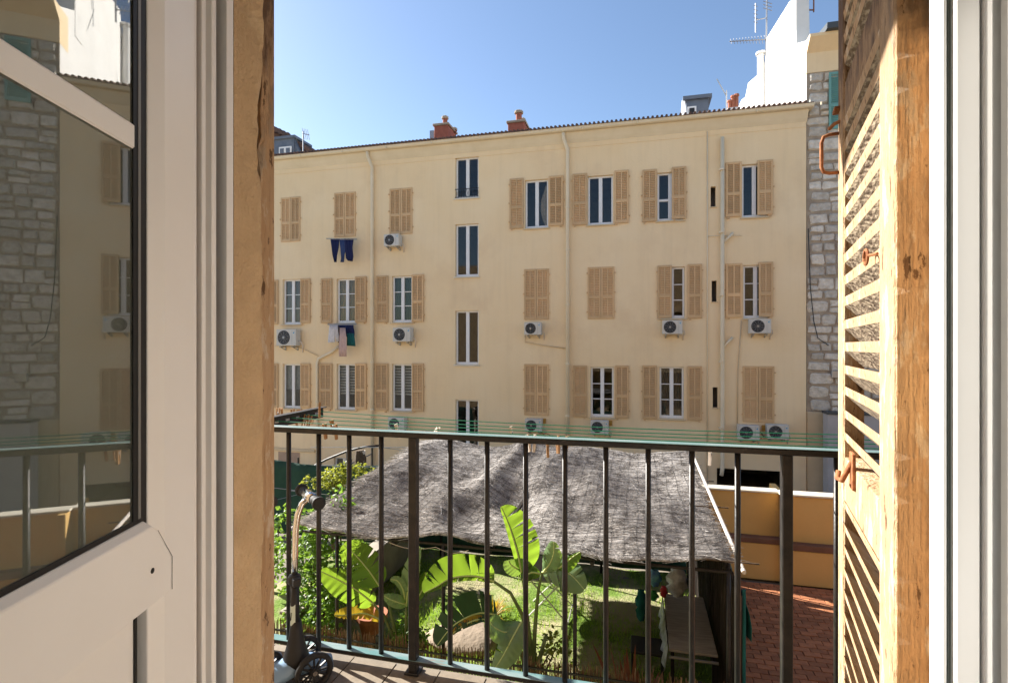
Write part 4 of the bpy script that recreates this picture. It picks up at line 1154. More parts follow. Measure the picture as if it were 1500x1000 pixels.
# ------------------------------------------------------------------ plants
def blade(spine, wl, wr, slits, m, parent, up=(0, 0, 1), droop=.35, name='leaf', split=0):
    """spine: list of Vectors base->tip; widths left and right (m)"""
    pts = [Vector(p) for p in spine]
    # resample Catmull
    Q = []
    ns = 64
    for k in range(ns+1):
        u = k/ns*(len(pts)-1); i = min(int(u), len(pts)-2); f = u-i
        p0 = pts[max(i-1, 0)]; p1 = pts[i]; p2 = pts[i+1]; p3 = pts[min(i+2, len(pts)-1)]
        Q.append(0.5*((2*p1)+(p2-p0)*f+(2*p0-5*p1+4*p2-p3)*f*f+(3*p1-p0-3*p2+p3)*f*f*f))
    upv = Vector(up)
    t = MB()
    for side, wd in ((-1, wl), (1, wr)):
        segs = []; cur = [0]
        for k in range(1, ns+1):
            if random.random() < slits*.55 and len(cur) > 4 and k < ns-4:
                cur.append(k); segs.append(cur); cur = [k]
            else: cur.append(k)
        segs.append(cur)
        for sg in segs:
            tw = random.uniform(-.10, .10) if len(segs) > 1 else 0
            P = []
            for k in sg:
                u = k/ns
                d = (Q[min(k+1, ns)]-Q[max(k-1, 0)]).normalized()
                s = d.cross(upv)
                s = s.normalized()*side; nrm = s.cross(d)*side
                prof = (math.sin(math.pi*min(1, u**.72*.985+.012)))**.62
                gap = 0
                if len(segs) > 1 and (k == sg[0] or k == sg[-1]) and 0 < k < ns: gap = .16; gsh = (.3 if k == sg[0] else -.3)*wd*.4
                else: gsh = 0
                row = []
                for q in range(6):
                    v = q/5; ww = wd*prof*v*(1-gap*v)
                    zz = wd*(.22*v-droop*v*v*1.3+tw*v*v)
                    wavy = .006*math.sin(k*.8)*v + .0035*(-1)**k*min(1, v*3)
                    row.append(Q[k]+s*ww+nrm*(zz+wavy)*prof+d*(wd*.28*v*prof+gsh*v*v))
                P.append(row)
            t.grid(P)
    o = t.build(name, m, parent, smooth=True)
    r = MB(); r.tube([q for q in Q[:-1]], [.011*(1-.8*k/ns)+.002 for k in range(ns)], 5); r.build('midrib', M_RIB, o, smooth=True)
    return o
def petiole(pts, r0, r1, parent):
    n = len(pts); t = MB(); t.tube(pts, [r0+(r1-r0)*i/(n-1) for i in range(n)], 8); return t.build('stem', M_STEM, parent, smooth=True)
yb = 5.78
base = at(779, 985, yb); base.z = GZ
bp2 = thing('banana_plant', base, 'large banana plant with an upright sunlit leaf in the middle of the garden', 'banana plant')
def A(px, py, Y=yb): return at(px, py, Y)
petiole([base, A(778, 950), A(772, 900), A(768, 860, 5.6), A(764, 836, 5.45)], .03, .014, bp2)
blade([A(764, 838, 5.45), A(757, 806, 5.40), A(746, 770, 5.38), A(734, 742, 5.36)], .05, .26, .10, M_BAN, bp2, up=(.2, -1, .1), droop=.1)
blade([A(766, 836, 5.5), A(757, 832, 5.45), A(748, 826, 5.42), A(745, 820, 5.40)], .10, .16, 0, M_BANP, bp2, up=(0, -1, .3), droop=.2)
petiole([base, A(783, 930), A(786, 890), A(789, 862, 5.6), A(794, 838, 5.45)], .028, .013, bp2)
blade([A(794, 838, 5.45), A(818, 832, 5.4), A(838, 843, 5.33), A(856, 863, 5.28)], .15, .20, .06, M_BANP, bp2, up=(.1, -1, .6), droop=.15)
blade([A(797, 836, 5.45), A(805, 826, 5.4), A(811, 810, 5.38), A(811, 793, 5.36)], .12, .10, .10, M_BANP, bp2, up=(-.3, -1, .2), droop=.3)
blade([A(808, 836, 5.45), A(824, 828, 5.36), A(838, 816, 5.33), A(850, 808, 5.3)], .03, .09, 0, M_BAN, bp2, up=(.1, -1, .3), droop=.2)
blade([A(792, 840, 5.45), A(780, 838, 5.4), A(772, 842, 5.38), A(764, 850, 5.36)], .07, .09, 0, M_BAN, bp2, up=(0, -1, 1), droop=.3)
petiole([base, A(777, 945), A(765, 900), A(748, 868, 5.6), A(720, 849, 5.5)], .03, .014, bp2)
blade([A(724, 851, 5.5), A(695, 843, 5.42), A(662, 846, 5.36), A(640, 858, 5.32), A(621, 868, 5.30)], .05, .235, .38, M_BAN, bp2, up=(0, -1, .25), droop=.05)
petiole([base, A(770, 960), A(764, 925, 5.6), A(764, 914, 5.5)], .024, .012, bp2)
blade([A(764, 912, 5.45), A(752, 922, 5.38), A(738, 925, 5.34), A(722, 916, 5.3), A(716, 906, 5.28)], .13, .17, 0, M_BANP, bp2, up=(0, -.7, 1), droop=.35)
blade([A(764, 910, 5.4), A(750, 935, 5.3), A(738, 958, 5.25), A(724, 980, 5.22)], .15, .13, .05, M_BANP, bp2, up=(-.3, -1, .4), droop=.3)
petiole([base, A(765, 960), A(742, 918), A(722, 901, 5.7)], .022, .011, bp2)
blade([A(728, 900, 5.7), A(700, 898, 5.6), A(665, 915, 5.5), A(640, 945, 5.45)], .10, .24, .26, M_BAND, bp2, up=(.1, -1, .5), droop=.1)
blade([A(712, 906, 5.62), A(695, 908, 5.55), A(675, 918, 5.5), A(660, 930, 5.45)], .02, .05, 0, M_BANY, bp2, up=(0, -1, .4), droop=.1)
petiole([base, A(790, 965), A(800, 930)], .03, .02, bp2)
base2 = at(582, 985, yb+.1); base2.z = GZ
lp = thing('banana_plant', base2, 'smaller banana plant with a yellow orange dying leaf at the left of the garden', 'banana plant')
petiole([base2, A(580, 930), A(570, 885), A(556, 858, 5.7)], .026, .013, lp)
blade([A(556, 858, 5.7), A(540, 835, 5.6), A(522, 814, 5.55), A(503, 797, 5.5)], .20, .20, .14, M_BAN, lp, up=(.2, -1, .5), droop=.15)
petiole([base2, A(578, 935), A(562, 900), A(545, 882, 5.7)], .026, .013, lp)
blade([A(548, 884, 5.7), A(520, 862, 5.6), A(495, 848, 5.55), A(470, 836, 5.5)], .19, .15, .16, M_BAN, lp, up=(0, -1, .45), droop=.1)
blade([A(560, 908, 5.75), A(535, 898, 5.7), A(512, 900, 5.65), A(490, 900, 5.6)], .06, .12, .2, M_BANY, lp, up=(0, -1, .4), droop=.1)
petiole([base2, A(594, 940), A(595, 905), A(595, 885, 5.7)], .026, .014, lp)
blade([A(595, 887, 5.7), A(599, 855, 5.6), A(607, 825, 5.55), A(615, 800, 5.5)], .13, .10, .08, M_BANP, lp, up=(-.2, -1, .2), droop=.2)
blade([A(596, 885, 5.7), A(585, 882, 5.6), A(573, 878, 5.55), A(562, 872, 5.5)], .07, .08, 0, M_BANP, lp, up=(0, -1, .6), droop=.3)
blade([A(594, 880, 5.7), A(590, 862, 5.6), A(582, 850, 5.55), A(572, 848, 5.5)], .06, .06, 0, M_BANP, lp, up=(0, -1, .3), droop=.3)
blade([A(598, 885, 5.75), A(615, 870, 5.7), A(622, 850, 5.65), A(624, 838, 5.6)], .08, .05, 0, M_BAN, lp, up=(0, -1, .3), droop=.2)
def bush(name, c, r, n, size, m, label, cat='climbing plant', stems=6, clumps=9, ground=GZ):
    rt_ = thing(name, (c[0], c[1], ground), label, cat)
    cl = [(rng.normal(0, .45, 3), rng.uniform(.25, .5)) for _ in range(clumps)]
    t = MB()
    for i in range(n):
        cc, cr = cl[rng.integers(len(cl))]
        d = rng.normal(0, 1, 3); d /= np.linalg.norm(d); d *= cr*rng.uniform(.3, 1)**.5
        p = Vector((c[0]+(cc[0]+d[0])*r[0], c[1]+(cc[1]+d[1])*r[1], c[2]+(cc[2]+d[2])*r[2]))
        if p.z < ground+.03: continue
        s = size*rng.uniform(.6, 1.25)
        a_ = Vector(rng.normal(0, 1, 3)).normalized(); a_.z = a_.z*.5-.2; a_.normalize()
        nn = a_.cross(Vector(rng.normal(0, 1, 3)) + Vector((0, -.2, .6))).normalized()
        up = a_.cross(nn)*s*.12
        t.add([p, p+a_*s*.45+nn*s*.34+up, p+a_*s, p+a_*s*.45-nn*s*.34+up, p+a_*s*.5-up*.8], [(0, 1, 4), (1, 2, 4), (2, 3, 4), (3, 0, 4)])
    o = t.build('foliage', m, rt_, kind='stuff')
    t = MB()
    for i in range(stems):
        cc, cr = cl[i % len(cl)]
        e = Vector((c[0]+cc[0]*r[0], c[1]+cc[1]*r[1], max(ground+.1, c[2]+cc[2]*r[2])))
        b0 = Vector((c[0]+rng.normal(0, .06), c[1]+rng.normal(0, .06), ground))
        m_ = b0.lerp(e, .5)+Vector((rng.normal(0, .08), rng.normal(0, .08), .1))
        t.tube([b0, m_, e], [.018, .012, .004], 5)
    t.build('stem', M_BARK, rt_)
    return rt_
q = at(447, 850, 6.3); bush('climbing_plant', (q.x+.15, 6.4, q.z+.1), (.58, .4, 1.05), 1900, .085, M_IVY, 'tall leafy green climbing plant behind the scooter at left', clumps=16, stems=9)
q = at(470, 890, 6.0); bush('climbing_plant', (q.x+.05, 6.0, q.z-.1), (.55, .3, .6), 900, .075, M_IVY, 'low green climber leaves spilling over the reed fence at left', clumps=9)
q = at(492, 705, 9.6); bush('shrub', (q.x, 9.6, q.z), (.75, .4, .42), 900, .085, M_IVYY, 'yellow green shrub rising against the dark green screen', 'shrub', clumps=12)
q = at(418, 770, 8.0); bush('shrub', (q.x-.3, 8.0, q.z-.3), (.4, .4, .5), 500, .08, M_IVY, 'small green shrub at the left edge below the green screen', 'shrub', clumps=9)
q = at(700, 880, 7.6); 
def spiky(c, n, L_, m, label, name='spiky_plant', z=GZ):
    rt_ = thing(name, (c[0], c[1], z), label, 'plant')
    t = MB()
    for i in range(n):
        a_ = rng.uniform(0, 6.28); el = rng.uniform(.3, 1.4); l = L_*rng.uniform(.6, 1)
        d = Vector((math.cos(a_)*math.cos(el), math.sin(a_)*math.cos(el), math.sin(el)))
        s = Vector((-math.sin(a_), math.cos(a_), 0))*.012*L_*2.2
        p0 = Vector((c[0], c[1], z)); p1 = p0+d*l*.6; p2 = p0+d*l-Vector((0, 0, l*.25*math.cos(el)))
        t.add([p0-s*.6, p0+s*.6, p1+s, p1-s, p2], [(0, 1, 2, 3), (3, 2, 4)])
    t.build('leaf', m, rt_, kind='stuff'); return rt_
q = atz(722, 905, GZ); spiky((q.x, q.y, GZ), 60, .45, M_BANY, 'spiky yellowing plant on the lawn left of the main banana stem')
q = at(925, 985, 5.75); spiky((q.x, 5.75, GZ), 70, 1.25, leaf_mat('red_leaf', (0.22, 0.05, 0.03), (0.16, 0.08, 0.03), (0.4, 0.12, 0.05), .3), 'spiky reddish plant behind the reed fence near the table')
q = at(612, 925, 5.8); bush('low_plant', (q.x, 5.8, q.z), (.35, .2, .3), 260, .07, M_IVY, 'small leafy plant at the foot of the left banana plant', 'plant', clumps=6)
q = at(780, 965, 5.8); bush('low_plant', (q.x+.2, 6.1, q.z), (.4, .3, .3), 260, .06, M_IVYY, 'tuft of light green leaves at the foot of the large banana plant', 'plant', clumps=6)

# ------------------------------------------------------------------ balcony
bal = thing('balcony_floor', (0, 1.5, FZ), kind='structure')
B(-6, 5, 0.97, 2.06, FZ-.18, FZ-.014).build('slab', M_STUC, bal)
B(-6, 5, .972, 2.05, FZ-.0138, FZ-.006).build('grout_bed', M_GROUT, bal)
tw_ = .2
tb = MB().box(0, tw_-.006, 0, tw_-.006, -.008, 0)
tp = tb.build('tile', M_TILE, bal, local=True, bevel=.0015)
first = True
i = 0
x = -3.0
while x < 2.0:
    y = 1.045
    while y < 2.0:
        loc = (x, y-1.5, random.uniform(-.0008, .0008))
        if first: tp.location = loc; first = False
        else: link('tile', tp.data, bal, loc, (0, 0, random.uniform(-.004, .004)))
        y += tw_
    x += tw_
RY = 2.0
rl = thing('balcony_railing', (0, RY, FZ), 'black iron balcony railing with worn teal top rail across the view', 'railing')
t = MB(); t.box(-5.5, 4.5, RY-.022, RY+.022, -.385, -.3635); t.build('top_rail', M_BLACK, rl, bevel=.003)
t = MB(); t.box(-5.5, 4.5, RY-.0215, RY+.0215, -.3633, -.3605); t.build('rail_cap', M_RAILTOP, rl, bevel=.001)
t = MB(); t.box(-5.5, 4.5, RY-.02, RY+.02, -1.318, -1.303); t.mi = 0; t.build('bottom_rail', M_BLACK, rl, bevel=.002)
t = MB(); t.box(-5.5, 4.5, RY-.0195, RY+.0195, -1.3028, -1.3008); t.build('rail_cap', M_RAILTOP, rl)
BX = [423, 467, 511.5, 558.5, None, 659.5, 713.5, 770, 827.5, 887.5, 949.5, 1013.5, 1080.5, None, 1226]
bxs = [at(p_, 700, RY).x for p_ in BX if p_]
stp = (bxs[-2]-bxs[0])/12
for k in range(1, 18): bxs.append(bxs[0]-stp*k)
for k in range(1, 16): bxs.append(at(1226, 700, RY).x+stp*k)
for X in bxs: MB().tube([(X, RY, -1.31), (X, RY, -.38)], .0105, 10).build('baluster', M_BLACK, rl, smooth=True)
for p_ in (606, 1152): 
    X = at(p_, 700, RY).x; B(X-.0175, X+.0175, RY-.018, RY+.018, FZ, -.384).build('post', M_BLACK, rl, bevel=.003)
    B(X-.03, X+.03, RY-.03, RY+.03, FZ+.001, FZ+.012).build('foot', M_BLACK, rl, bevel=.002)
# clothesline
clx0, clx1 = -1.70, 1.75
cl = thing('clothesline', (clx0, 2.02, -.37), 'five green plastic clotheslines strung outside the railing on a slotted metal arm', 'clothesline')
def arm(X):
    t = MB(); t.box(X-.018, X+.0, 2.0, 2.55, -.40, -.345); t.box(X-.018, X+.022, 2.0, 2.55, -.346, -.342); a_ = t.build('arm', M_BLACK, cl)
    t = MB()
    for k in range(6): t.box(X+.001, X+.003, 2.07+k*.08, 2.10+k*.08, -.378, -.366)
    t.build('slot', M_CHROME, a_)
arm(clx0); arm(clx1)
LY = [2.09, 2.18, 2.28, 2.38, 2.50]
lz = [-.375, -.37, -.367, -.365, -.362]
def linez(Y, X):
    k = LY.index(Y); u = (X-clx0)/(clx1-clx0); return lz[k]-.03*4*u*(1-u)*(.4+.15*k)
for Y in LY:
    MB().tube([(clx0+(clx1-clx0)*q/16, Y, linez(Y, clx0+(clx1-clx0)*q/16)) for q in range(17)], .0022, 5).build('line', M_LINE, cl)
# clothespins
def make_pin(m):
    r = thing('clothespin', (0, 0, 0))
    for s in (-1, 1):
        t = MB(); t.hexa([(-.005, s*.002, -.045), (.005, s*.002, -.045), (.005, s*.006, -.045), (-.005, s*.006, -.045), (-.005, s*.005, .03), (.005, s*.005, .03), (.005, s*.0105, .03), (-.005, s*.0105, .03)])
        t.build('jaw', m, r, local=True)
    MB().lathe([(.005, -.006), (.005, .006)], (0, 0, 0), 8, 'x').build('spring', M_GREYM, r, local=True)
    return r
pins = [(407, 4, 0, 'w'), (413, 4, 0, 'w'), (421, 3, 0, 'w'), (429, 4, 0, 'w'), (433, 3, 0, 'w'), (437, 4, 0, 'w'), (442, 4, 0, 'w'), (446, 3, 0, 'w'), (453, 3, 0, 'w'), (457, 4, 0, 'w'), (468, 2, 1, 'w'), (476, 1, 0, 'w'), (487, 2, 0, 'w'), (492, 1, 0, 'w'),
        (582, 2, 0, 'p'), (641, 3, 0, 'p'), (749, 3, 0, 'p'), (774, 1, 0, 'p'), (783, 1, 0, 'p'), (802, 0, 0, 'w'), (817, 1, 0, 'w'), (830, 1, 0, 'w'), (1040, 1, 2, 'p')]
protos = {}
spc = {'582': 'bleached clothespin hanging over the pergola mat, leftmost white one', '641': 'tilted bleached clothespin hanging right of the thick left railing post',
       '749': 'bleached clothespin tip peeking just under the top rail at centre', '774': 'short pale clothespin beside a baluster near the centre', '783': 'long bleached clothespin hanging at the centre of the railing',
       '802': 'orange brown clothespin hanging right of the long bleached one', '817': 'short orange brown clothespin second right of the bleached one', '830': 'orange brown clothespin half hidden behind a baluster',
       '468': 'wooden clothespin standing upright above the top rail by the slotted arm', '1040': 'pale clothespin clamped upright across the rail at right'}
for px, li, mode, mk in pins:
    m = M_PIN if mk == 'w' else M_PINW
    if mk not in protos: protos[mk] = make_pin(m); o = protos[mk]
    else: o = copy_tree(protos[mk])
    Y = LY[li]; X = at(px, 640, Y).x; zl_ = linez(Y, X)
    o.location = (X, Y, zl_+(.03 if mode == 0 else -.02 if mode == 1 else .0)-.045)
    if mode == 0: o.location.z = zl_-.028
    if mode == 1: o.location.z = zl_+.04; 
    o.rotation_euler = (random.uniform(-.3, .3) + (math.pi if mode == 1 else 0), random.uniform(-.18, .18) + (1.0 if px == 641 else 0), random.uniform(-.8, .8))
    lab = spc.get(str(px), 'wooden clothespin in the row bunched at the left end of the clothesline')
    tag(o, lab, 'clothespin', 'clothespins on the clothesline' if str(px) in spc else 'clothespins bunched at the left end')
# ------------------------------------------------------------------ scooter
M_BLUEP = mat('pale_blue_plastic', (0.24, 0.36, 0.52), (0.21, 0.33, 0.48), scale=6, rough=.35)
M_RUB = mat('rubber', (0.02, 0.02, 0.021), rough=.7, bump=.3, bscale=80, bdist=.002)
def make_scooter():
    r = thing('kick_scooter', (0, 0, 0))
    # local: x = sideways (handlebar axis), y = forward (negative = towards camera), wheels on z=0
    t = MB()
    t.tube([(0, -.05, .20), (0, -.054, .42)], .017, 14); t.build('lower_pole', M_DARK, r, local=True, smooth=True)
    t = MB(); t.tube([(0, -.054, .41), (0, -.052, .52), (0, -.05, .62), (0, -.042, .68), (0, -.026, .72), (0, .005, .745)], .0125, 14); t.build('chrome_stem', M_CHROME, r, local=True, smooth=True)
    t = MB(); t.lathe([(.02, .405), (.026, .415), (.026, .435), (.018, .445)], (0, -.054, 0), 16); t.box(.015, .045, -.07, -.04, .41, .44); t.build('clamp', M_DARK, r, local=True, bevel=.003)
    t = MB(); t.tube([(-.045, .005, .745), (.045, .005, .745)], .020, 14); t.build('bar_joint', M_CHROME, r, local=True, smooth=True)
    for s in (-1, 1):
        t = MB(); t.lathe([(.017, s*.04), (.018, s*.045), (.016, s*.05), (.0175, s*.075), (.016, s*.08), (.0175, s*.10), (.0165, s*.105), (.024, s*.11), (.026, s*.114), (.026, s*.122), (.018, s*.126)], (0, .005, .745), 20, 'x')
        t.build('grip', M_RUB, r, local=True, smooth=False)
    # cone base
    t = MB(); t.lathe([(.055, .09), (.048, .12), (.034, .17), (.026, .21), (.020, .26)], (0, -.048, 0), 20); t.build('head_cone', M_DARK, r, local=True, smooth=True)
    # decal
    t = MB(); P = [[(.0178*math.cos(a_), -.052+.0178*math.sin(a_), .245+.09*j/4+.012*math.sin(a_*1.5)) for a_ in [-.2-2.3*i/8 for i in range(9)]] for j in range(5)]; t.grid(P); o = t.build('decal', mat('pale_decal', (0.62, 0.72, 0.66), rough=.4), r, local=True)
    t = MB(); t.tube([(.0185*math.cos(-1.2), -.052+.0185*math.sin(-1.2), .27), (.0185*math.cos(-1.0), -.052+.0185*math.sin(-1.0), .30), (.0185*math.cos(-1.6), -.052+.0185*math.sin(-1.6), .29), (.0185*math.cos(-1.3), -.052+.0185*math.sin(-1.3), .265)], .0012, 4); t.build('print', M_DARK, o, local=True)
    # front truck / fender, pale blue, running to deck
    P = []
    for j in range(9):
        y = .09-.62*j/8; ww = [.025, .045, .055, .055, .055, .055, .055, .05, .035][j]; zt_ = [.07, .10, .115, .10, .085, .08, .078, .075, .06][j]
        P.append([(ww*math.cos(math.pi*i/8), y, zt_-.045+.05*math.sin(math.pi*i/8)) for i in range(9)])
    t = MB(); t.grid(P); t.add([p for p in P[0]], [tuple(range(9))]); t.add([p for p in P[-1]], [tuple(range(9))[::-1]])
    t.build('deck', M_BLUEP, r, local=True, smooth=True, solid=.006)
    t = MB(); t.tube([(-.07, 0, .073), (.07, 0, .073)], .008, 8); t.build('axle', M_GREYM, r, local=True)
    for s, y, rr_, wdt in ((-1, 0, .073, .024), (1, 0, .073, .024)):
        X = s*.075
        t = MB(); t.lathe([(.055, X-wdt*.4), (.068, X-wdt*.5), (rr_, X-wdt*.25), (rr_, X+wdt*.25), (.068, X+wdt*.5), (.055, X+wdt*.4)], (0, y, .073), 28, 'x'); 
        # open ring: rebuild without caps
        t = MB(); n_ = 28; prof = [(.055, -.5), (.066, -.5), (rr_, -.25), (rr_, .25), (.066, .5), (.055, .5), (.055, -.5)]
        t.grid([[(X+h_*wdt, y+r_*math.cos(2*math.pi*k/n_), .073+r_*math.sin(2*math.pi*k/n_)) for r_, h_ in prof] for k in range(n_+1)])
        w_ = t.build('wheel', M_RUB, r, local=True, smooth=True)
        t = MB(); t.lathe([(.016, X-.014), (.018, X), (.016, X+.014)], (0, y, .073), 16, 'x')
        for k in range(12):
            a_ = 2*math.pi*k/12; t.beam((X, y+.015*math.cos(a_), .073+.015*math.sin(a_)), (X, y+.056*math.cos(a_), .073+.056*math.sin(a_)), .006, .008, up=(1, 0, 0))
        t.build('rim', M_DARK, w_, local=True)
        t = MB(); t.lathe([(.007, X-.017), (.009, X+.017)], (0, y, .073), 12, 'x'); t.build('bolt', M_CHROME, w_, local=True)
    t = MB(); t.grid([[(h_*.03, -.50+r_*math.cos(2*math.pi*k/24), .045+r_*math.sin(2*math.pi*k/24)) for r_, h_ in ((.02, -.5), (.045, -.4), (.045, .4), (.02, .5))] for k in range(25)]); t.build('rear_wheel', M_RUB, r, local=True, smooth=True)
    t = MB(); P = [[(q_*.03, -.50+.055*math.cos(a_), .05+.055*math.sin(a_)) for q_ in (-1, 0, 1)] for a_ in [math.pi*.15+math.pi*.8*i/8 for i in range(9)]]; t.grid(P); t.build('rear_brake', M_DARK, r, local=True, solid=.004)
    return r
sc1 = make_scooter()
# wheel nearest the camera stands at about (-1.24, 1.81)
sc1.location = (-1.301, 1.85, FZ); sc1.rotation_euler = (0, 0, math.radians(-39))
tag(sc1, 'pale blue child kick scooter with chrome stem parked against the railing', 'kick scooter')
sc2 = copy_tree(sc1)
sc2.location = (-1.50, 1.80, FZ); sc2.rotation_euler = (0, 0, math.radians(-30))
tag(sc2, 'second kick scooter mostly hidden behind the left door jamb', 'kick scooter')

# ------------------------------------------------------------------ our own building: wall, frame, room
OX0, OX1, OZ1 = -.79, .41, .98
ow = thing('home_building', (0, .92, GZ), 'ochre stuccoed wall of our own building framing the balcony door', 'building')
hb = MB()
TOP = 5.0
YO, YI = .97, .70
hb.box(-14, OX0-.03, YI, YO, GZ, TOP); hb.box(OX1+.12, 14, YI, YO, GZ, TOP)
hb.box(OX0-.03, OX1+.12, YI, YO, OZ1+.03, TOP); hb.box(OX0-.03, OX1+.12, YI, YO, GZ, FZ-.001)
hb.build('outer_wall', M_STUC, ow)
B(-14, 14, -6, .699, 2.5, TOP).build('upper_floor', M_FAC2, ow)
B(-14, -3.3, -6, .699, GZ, 2.499).build('side_block', M_FAC2, ow)
B(3.3, 14, -6, .699, GZ, 2.499).build('side_block', M_FAC2, ow)
B(-3.299, 3.299, -6, .699, GZ, FZ-.2).build('lower_floor', M_FAC2, ow)
# rough stucco reveal (left and right), displaced by hand
def reveal(Xs, side):
    t = MB(); P = []
    nz = 150
    for j in range(nz+1):
        z = FZ+(OZ1-FZ)*j/nz; row = []
        ero = .006*math.sin(z*7)+.004*math.sin(z*23+1)+random.uniform(-.0015, .0015)
        notch = .022*math.exp(-((z-.41)/.035)**2)+.012*math.exp(-((z-.50)/.05)**2)
        row.append((Xs+side*.0, .881, z))
        row.append((Xs+side*.001+random.uniform(-.001, .001), .90, z))
        row.append((Xs+side*(.000+random.uniform(-.0015, .0015)), .925, z))
        row.append((Xs+side*(.001+random.uniform(-.002, .002)), .948, z))
        row.append((Xs+side*(.004+notch*.4+random.uniform(-.002, .002)), .966-notch-ero*.4, z))
        row.append((Xs+side*(.014+notch), .975, z))
        row.append((Xs+side*.045, .976, z))
        P.append(row)
    t.grid(P); t.add([(Xs, .881, FZ), (Xs+side*.045, .881, FZ), (Xs+side*.045, .881, OZ1), (Xs, .881, OZ1)], [(0, 1, 2, 3)])
    t.build('reveal', M_STUC, ow)
reveal(OX0, -1); 
B(OX0, OX1+.06, .881, .968, OZ1, OZ1+.029).build('lintel', M_STUC, ow)
t = MB(); t.prism([(.416, .881), (.452, .955), (.466, .978), (.60, .976), (.60, .881)], FZ, OZ1); t.build('reveal', M_STUC, ow)
# door frame
FRZ0, FRZ1 = FZ+.001, OZ1-.001
fr_ = thing('door_frame', (-.19, .84, FZ), 'white plastic door frame fixed in the wall opening', 'door frame')
l = MB(); l.prism([(-.79, .88), (-.79, .862), (-.822, .862), (-.822, .846), (-.799, .846), (-.799, .834), (-.815, .832), (-.815, .824), (-.800, .822), (-.800, .812), (-.830, .812), (-.86, .812), (-.86, .88)], FRZ0, FRZ1)
l.build('left_jamb', M_PVC, fr_, bevel=.0015, seg=2)
B(-.8215, -.8195, .8465, .8615, FRZ0, FRZ1).build('gasket', M_GASKET, fr_)
r_ = MB(); r_.prism([(.4125, .88), (.4075, .838), (.4085, .836), (.4120, .836), (.4150, .842), (.4185, .840), (.4190, .832), (.4215, .829), (.4440, .826), (.4465, .828), (.4468, .836), (.4490, .836), (.4493, .822), (.4510, .8205), (.4560, .820), (.4575, .822), (.4578, .835), (.49, .835), (.49, .88)], FRZ0, FRZ1)
r_.build('right_jamb', M_PVC, fr_, bevel=.0006, seg=2)
B(.4152, .4182, .8385, .8415, FRZ0, FRZ1).build('gasket', mat('grey_green_gasket', (0.16, 0.18, 0.165), rough=.5), fr_)
B(-.79, .408, .815, .879, OZ1-.06, OZ1-.001).build('head', M_PVC, fr_)
B(-.79, .408, .815, .879, FZ+.001, FZ+.03).build('threshold', M_PVC, fr_)
# left leaf, opened inwards
ang = math.atan2(-.951, .309)
ld = thing('balcony_door', (-.795, .79, FZ+.02), 'white glazed balcony door leaf opened inwards at the left', 'door', 'balcony door leaves', rz=ang)
H0, H1 = 0.0, OZ1-FZ-.06     # local heights
zr0, zr1 = -.415-FZ-.02, -.290-FZ-.02
WD = .58
def LB(x0, x1, y0, y1, z0, z1): return MB().box(x0, x1, y0, y1, z0, z1)
def stile(x0, x1, bev):        # bevel towards the glass
    t = MB(); 
    if bev > 0: t.prism([(x0, 0), (x1-.0, 0), (x1+.026, -.012), (x1+.026, -.06), (x0, -.06)], H0, H1)
    else: t.prism([(x0-.026, -.012), (x0, 0), (x1, 0), (x1, -.06), (x0-.026, -.06)], H0, H1)
    return t
stile(0, .092, 1).build('stile', M_PVC, ld, local=True, bevel=.002, seg=3)
stile(WD-.088, WD, -1).build('stile', M_PVC, ld, local=True, bevel=.002, seg=3)
t = MB(); x0, x1 = .075, WD-.075
t.add([(x0, .0015, zr0+.055), (.112, .0015, zr1-.012), (.128, .0015, zr1-.0), (x1-.05, .0015, zr1), (x1, .0015, zr0+.055), (x1-.0, .0015, zr0), (x0, .0015, zr0),
       (x0, -.058, zr0+.055), (.112, -.058, zr1-.012), (.128, -.012, zr1+.010), (x1-.05, -.012, zr1+.010), (x1, -.058, zr0+.055), (x1, -.058, zr0), (x0, -.058, zr0)],
      [(0,6,5,4,3,2,1), (2,3,10,9), (0,1,8,7), (1,2,9,8), (3,4,11,10), (4,5,12,11), (5,6,13,12), (6,0,7,13), (7,8,9,10,11,12,13)])
rail_ = t.build('middle_rail', M_PVC, ld, local=True, bevel=.0015)
t = MB(); t.lathe([(.0045, .0016), (.0045, .0022)], (.128, 0, zr0+.055), 12, 'y'); t.build('screw_hole', M_GASKET, rail_, local=True)
t = MB(); t.tube([(.113, .0015, zr1-.011), (.073, .0015, zr0+.056), (.073, .0015, zr0+.0)], .0006, 4); t.build('joint', M_SPACER, rail_, local=True)
LB(.088, WD-.088, -.058, -.0005, H1-.09, H1-.001).build('top_rail', M_PVC, ld, local=True)
LB(.088, WD-.088, -.058, -.0005, .001, .12).build('bottom_rail', M_PVC, ld, local=True)
LB(.125, WD-.125, -.045, -.026, .1, zr0+.01).build('lower_panel', M_PVC, ld, local=True)
LB(.127, .131, -.0255, -.022, .12, zr0).build('gasket', M_GASKET, ld, local=True)
LB(.1185, WD-.1185, -.020, -.016, zr1+.004, H1-.09).build('pane', M_DGLASS, ld, local=True)
t = LB(.1182, .1500, -.0158, -.0135, zr1+.0, H1-.09); t.box(.1502, WD-.1246, -.0158, -.0135, zr1+.0, zr1+.016); t.build('gasket', M_GASKET, ld, local=True)
t = LB(.1330, .1395, -.0134, -.0128, zr1+.016, H1-.09); t.build('spacer', M_SPACER, ld, local=True)
t = LB(.1332, .150, -.030, -.0205, zr1+.016, H1-.09); t.build('spacer', M_GASKET, ld, local=True)
LB(.1505, WD-.1247, -.0156, -.010, .303-FZ-.02, .341-FZ-.02).build('pale_bar', M_PVC, ld, local=True, bevel=.004)  # solid white bar running level across the front of the pane
t = MB(); t.tube([(-.012, -.012, H0), (-.012, -.012, H1)], .009, 10); t.build('hinge_side', M_PVC, ld, local=True)
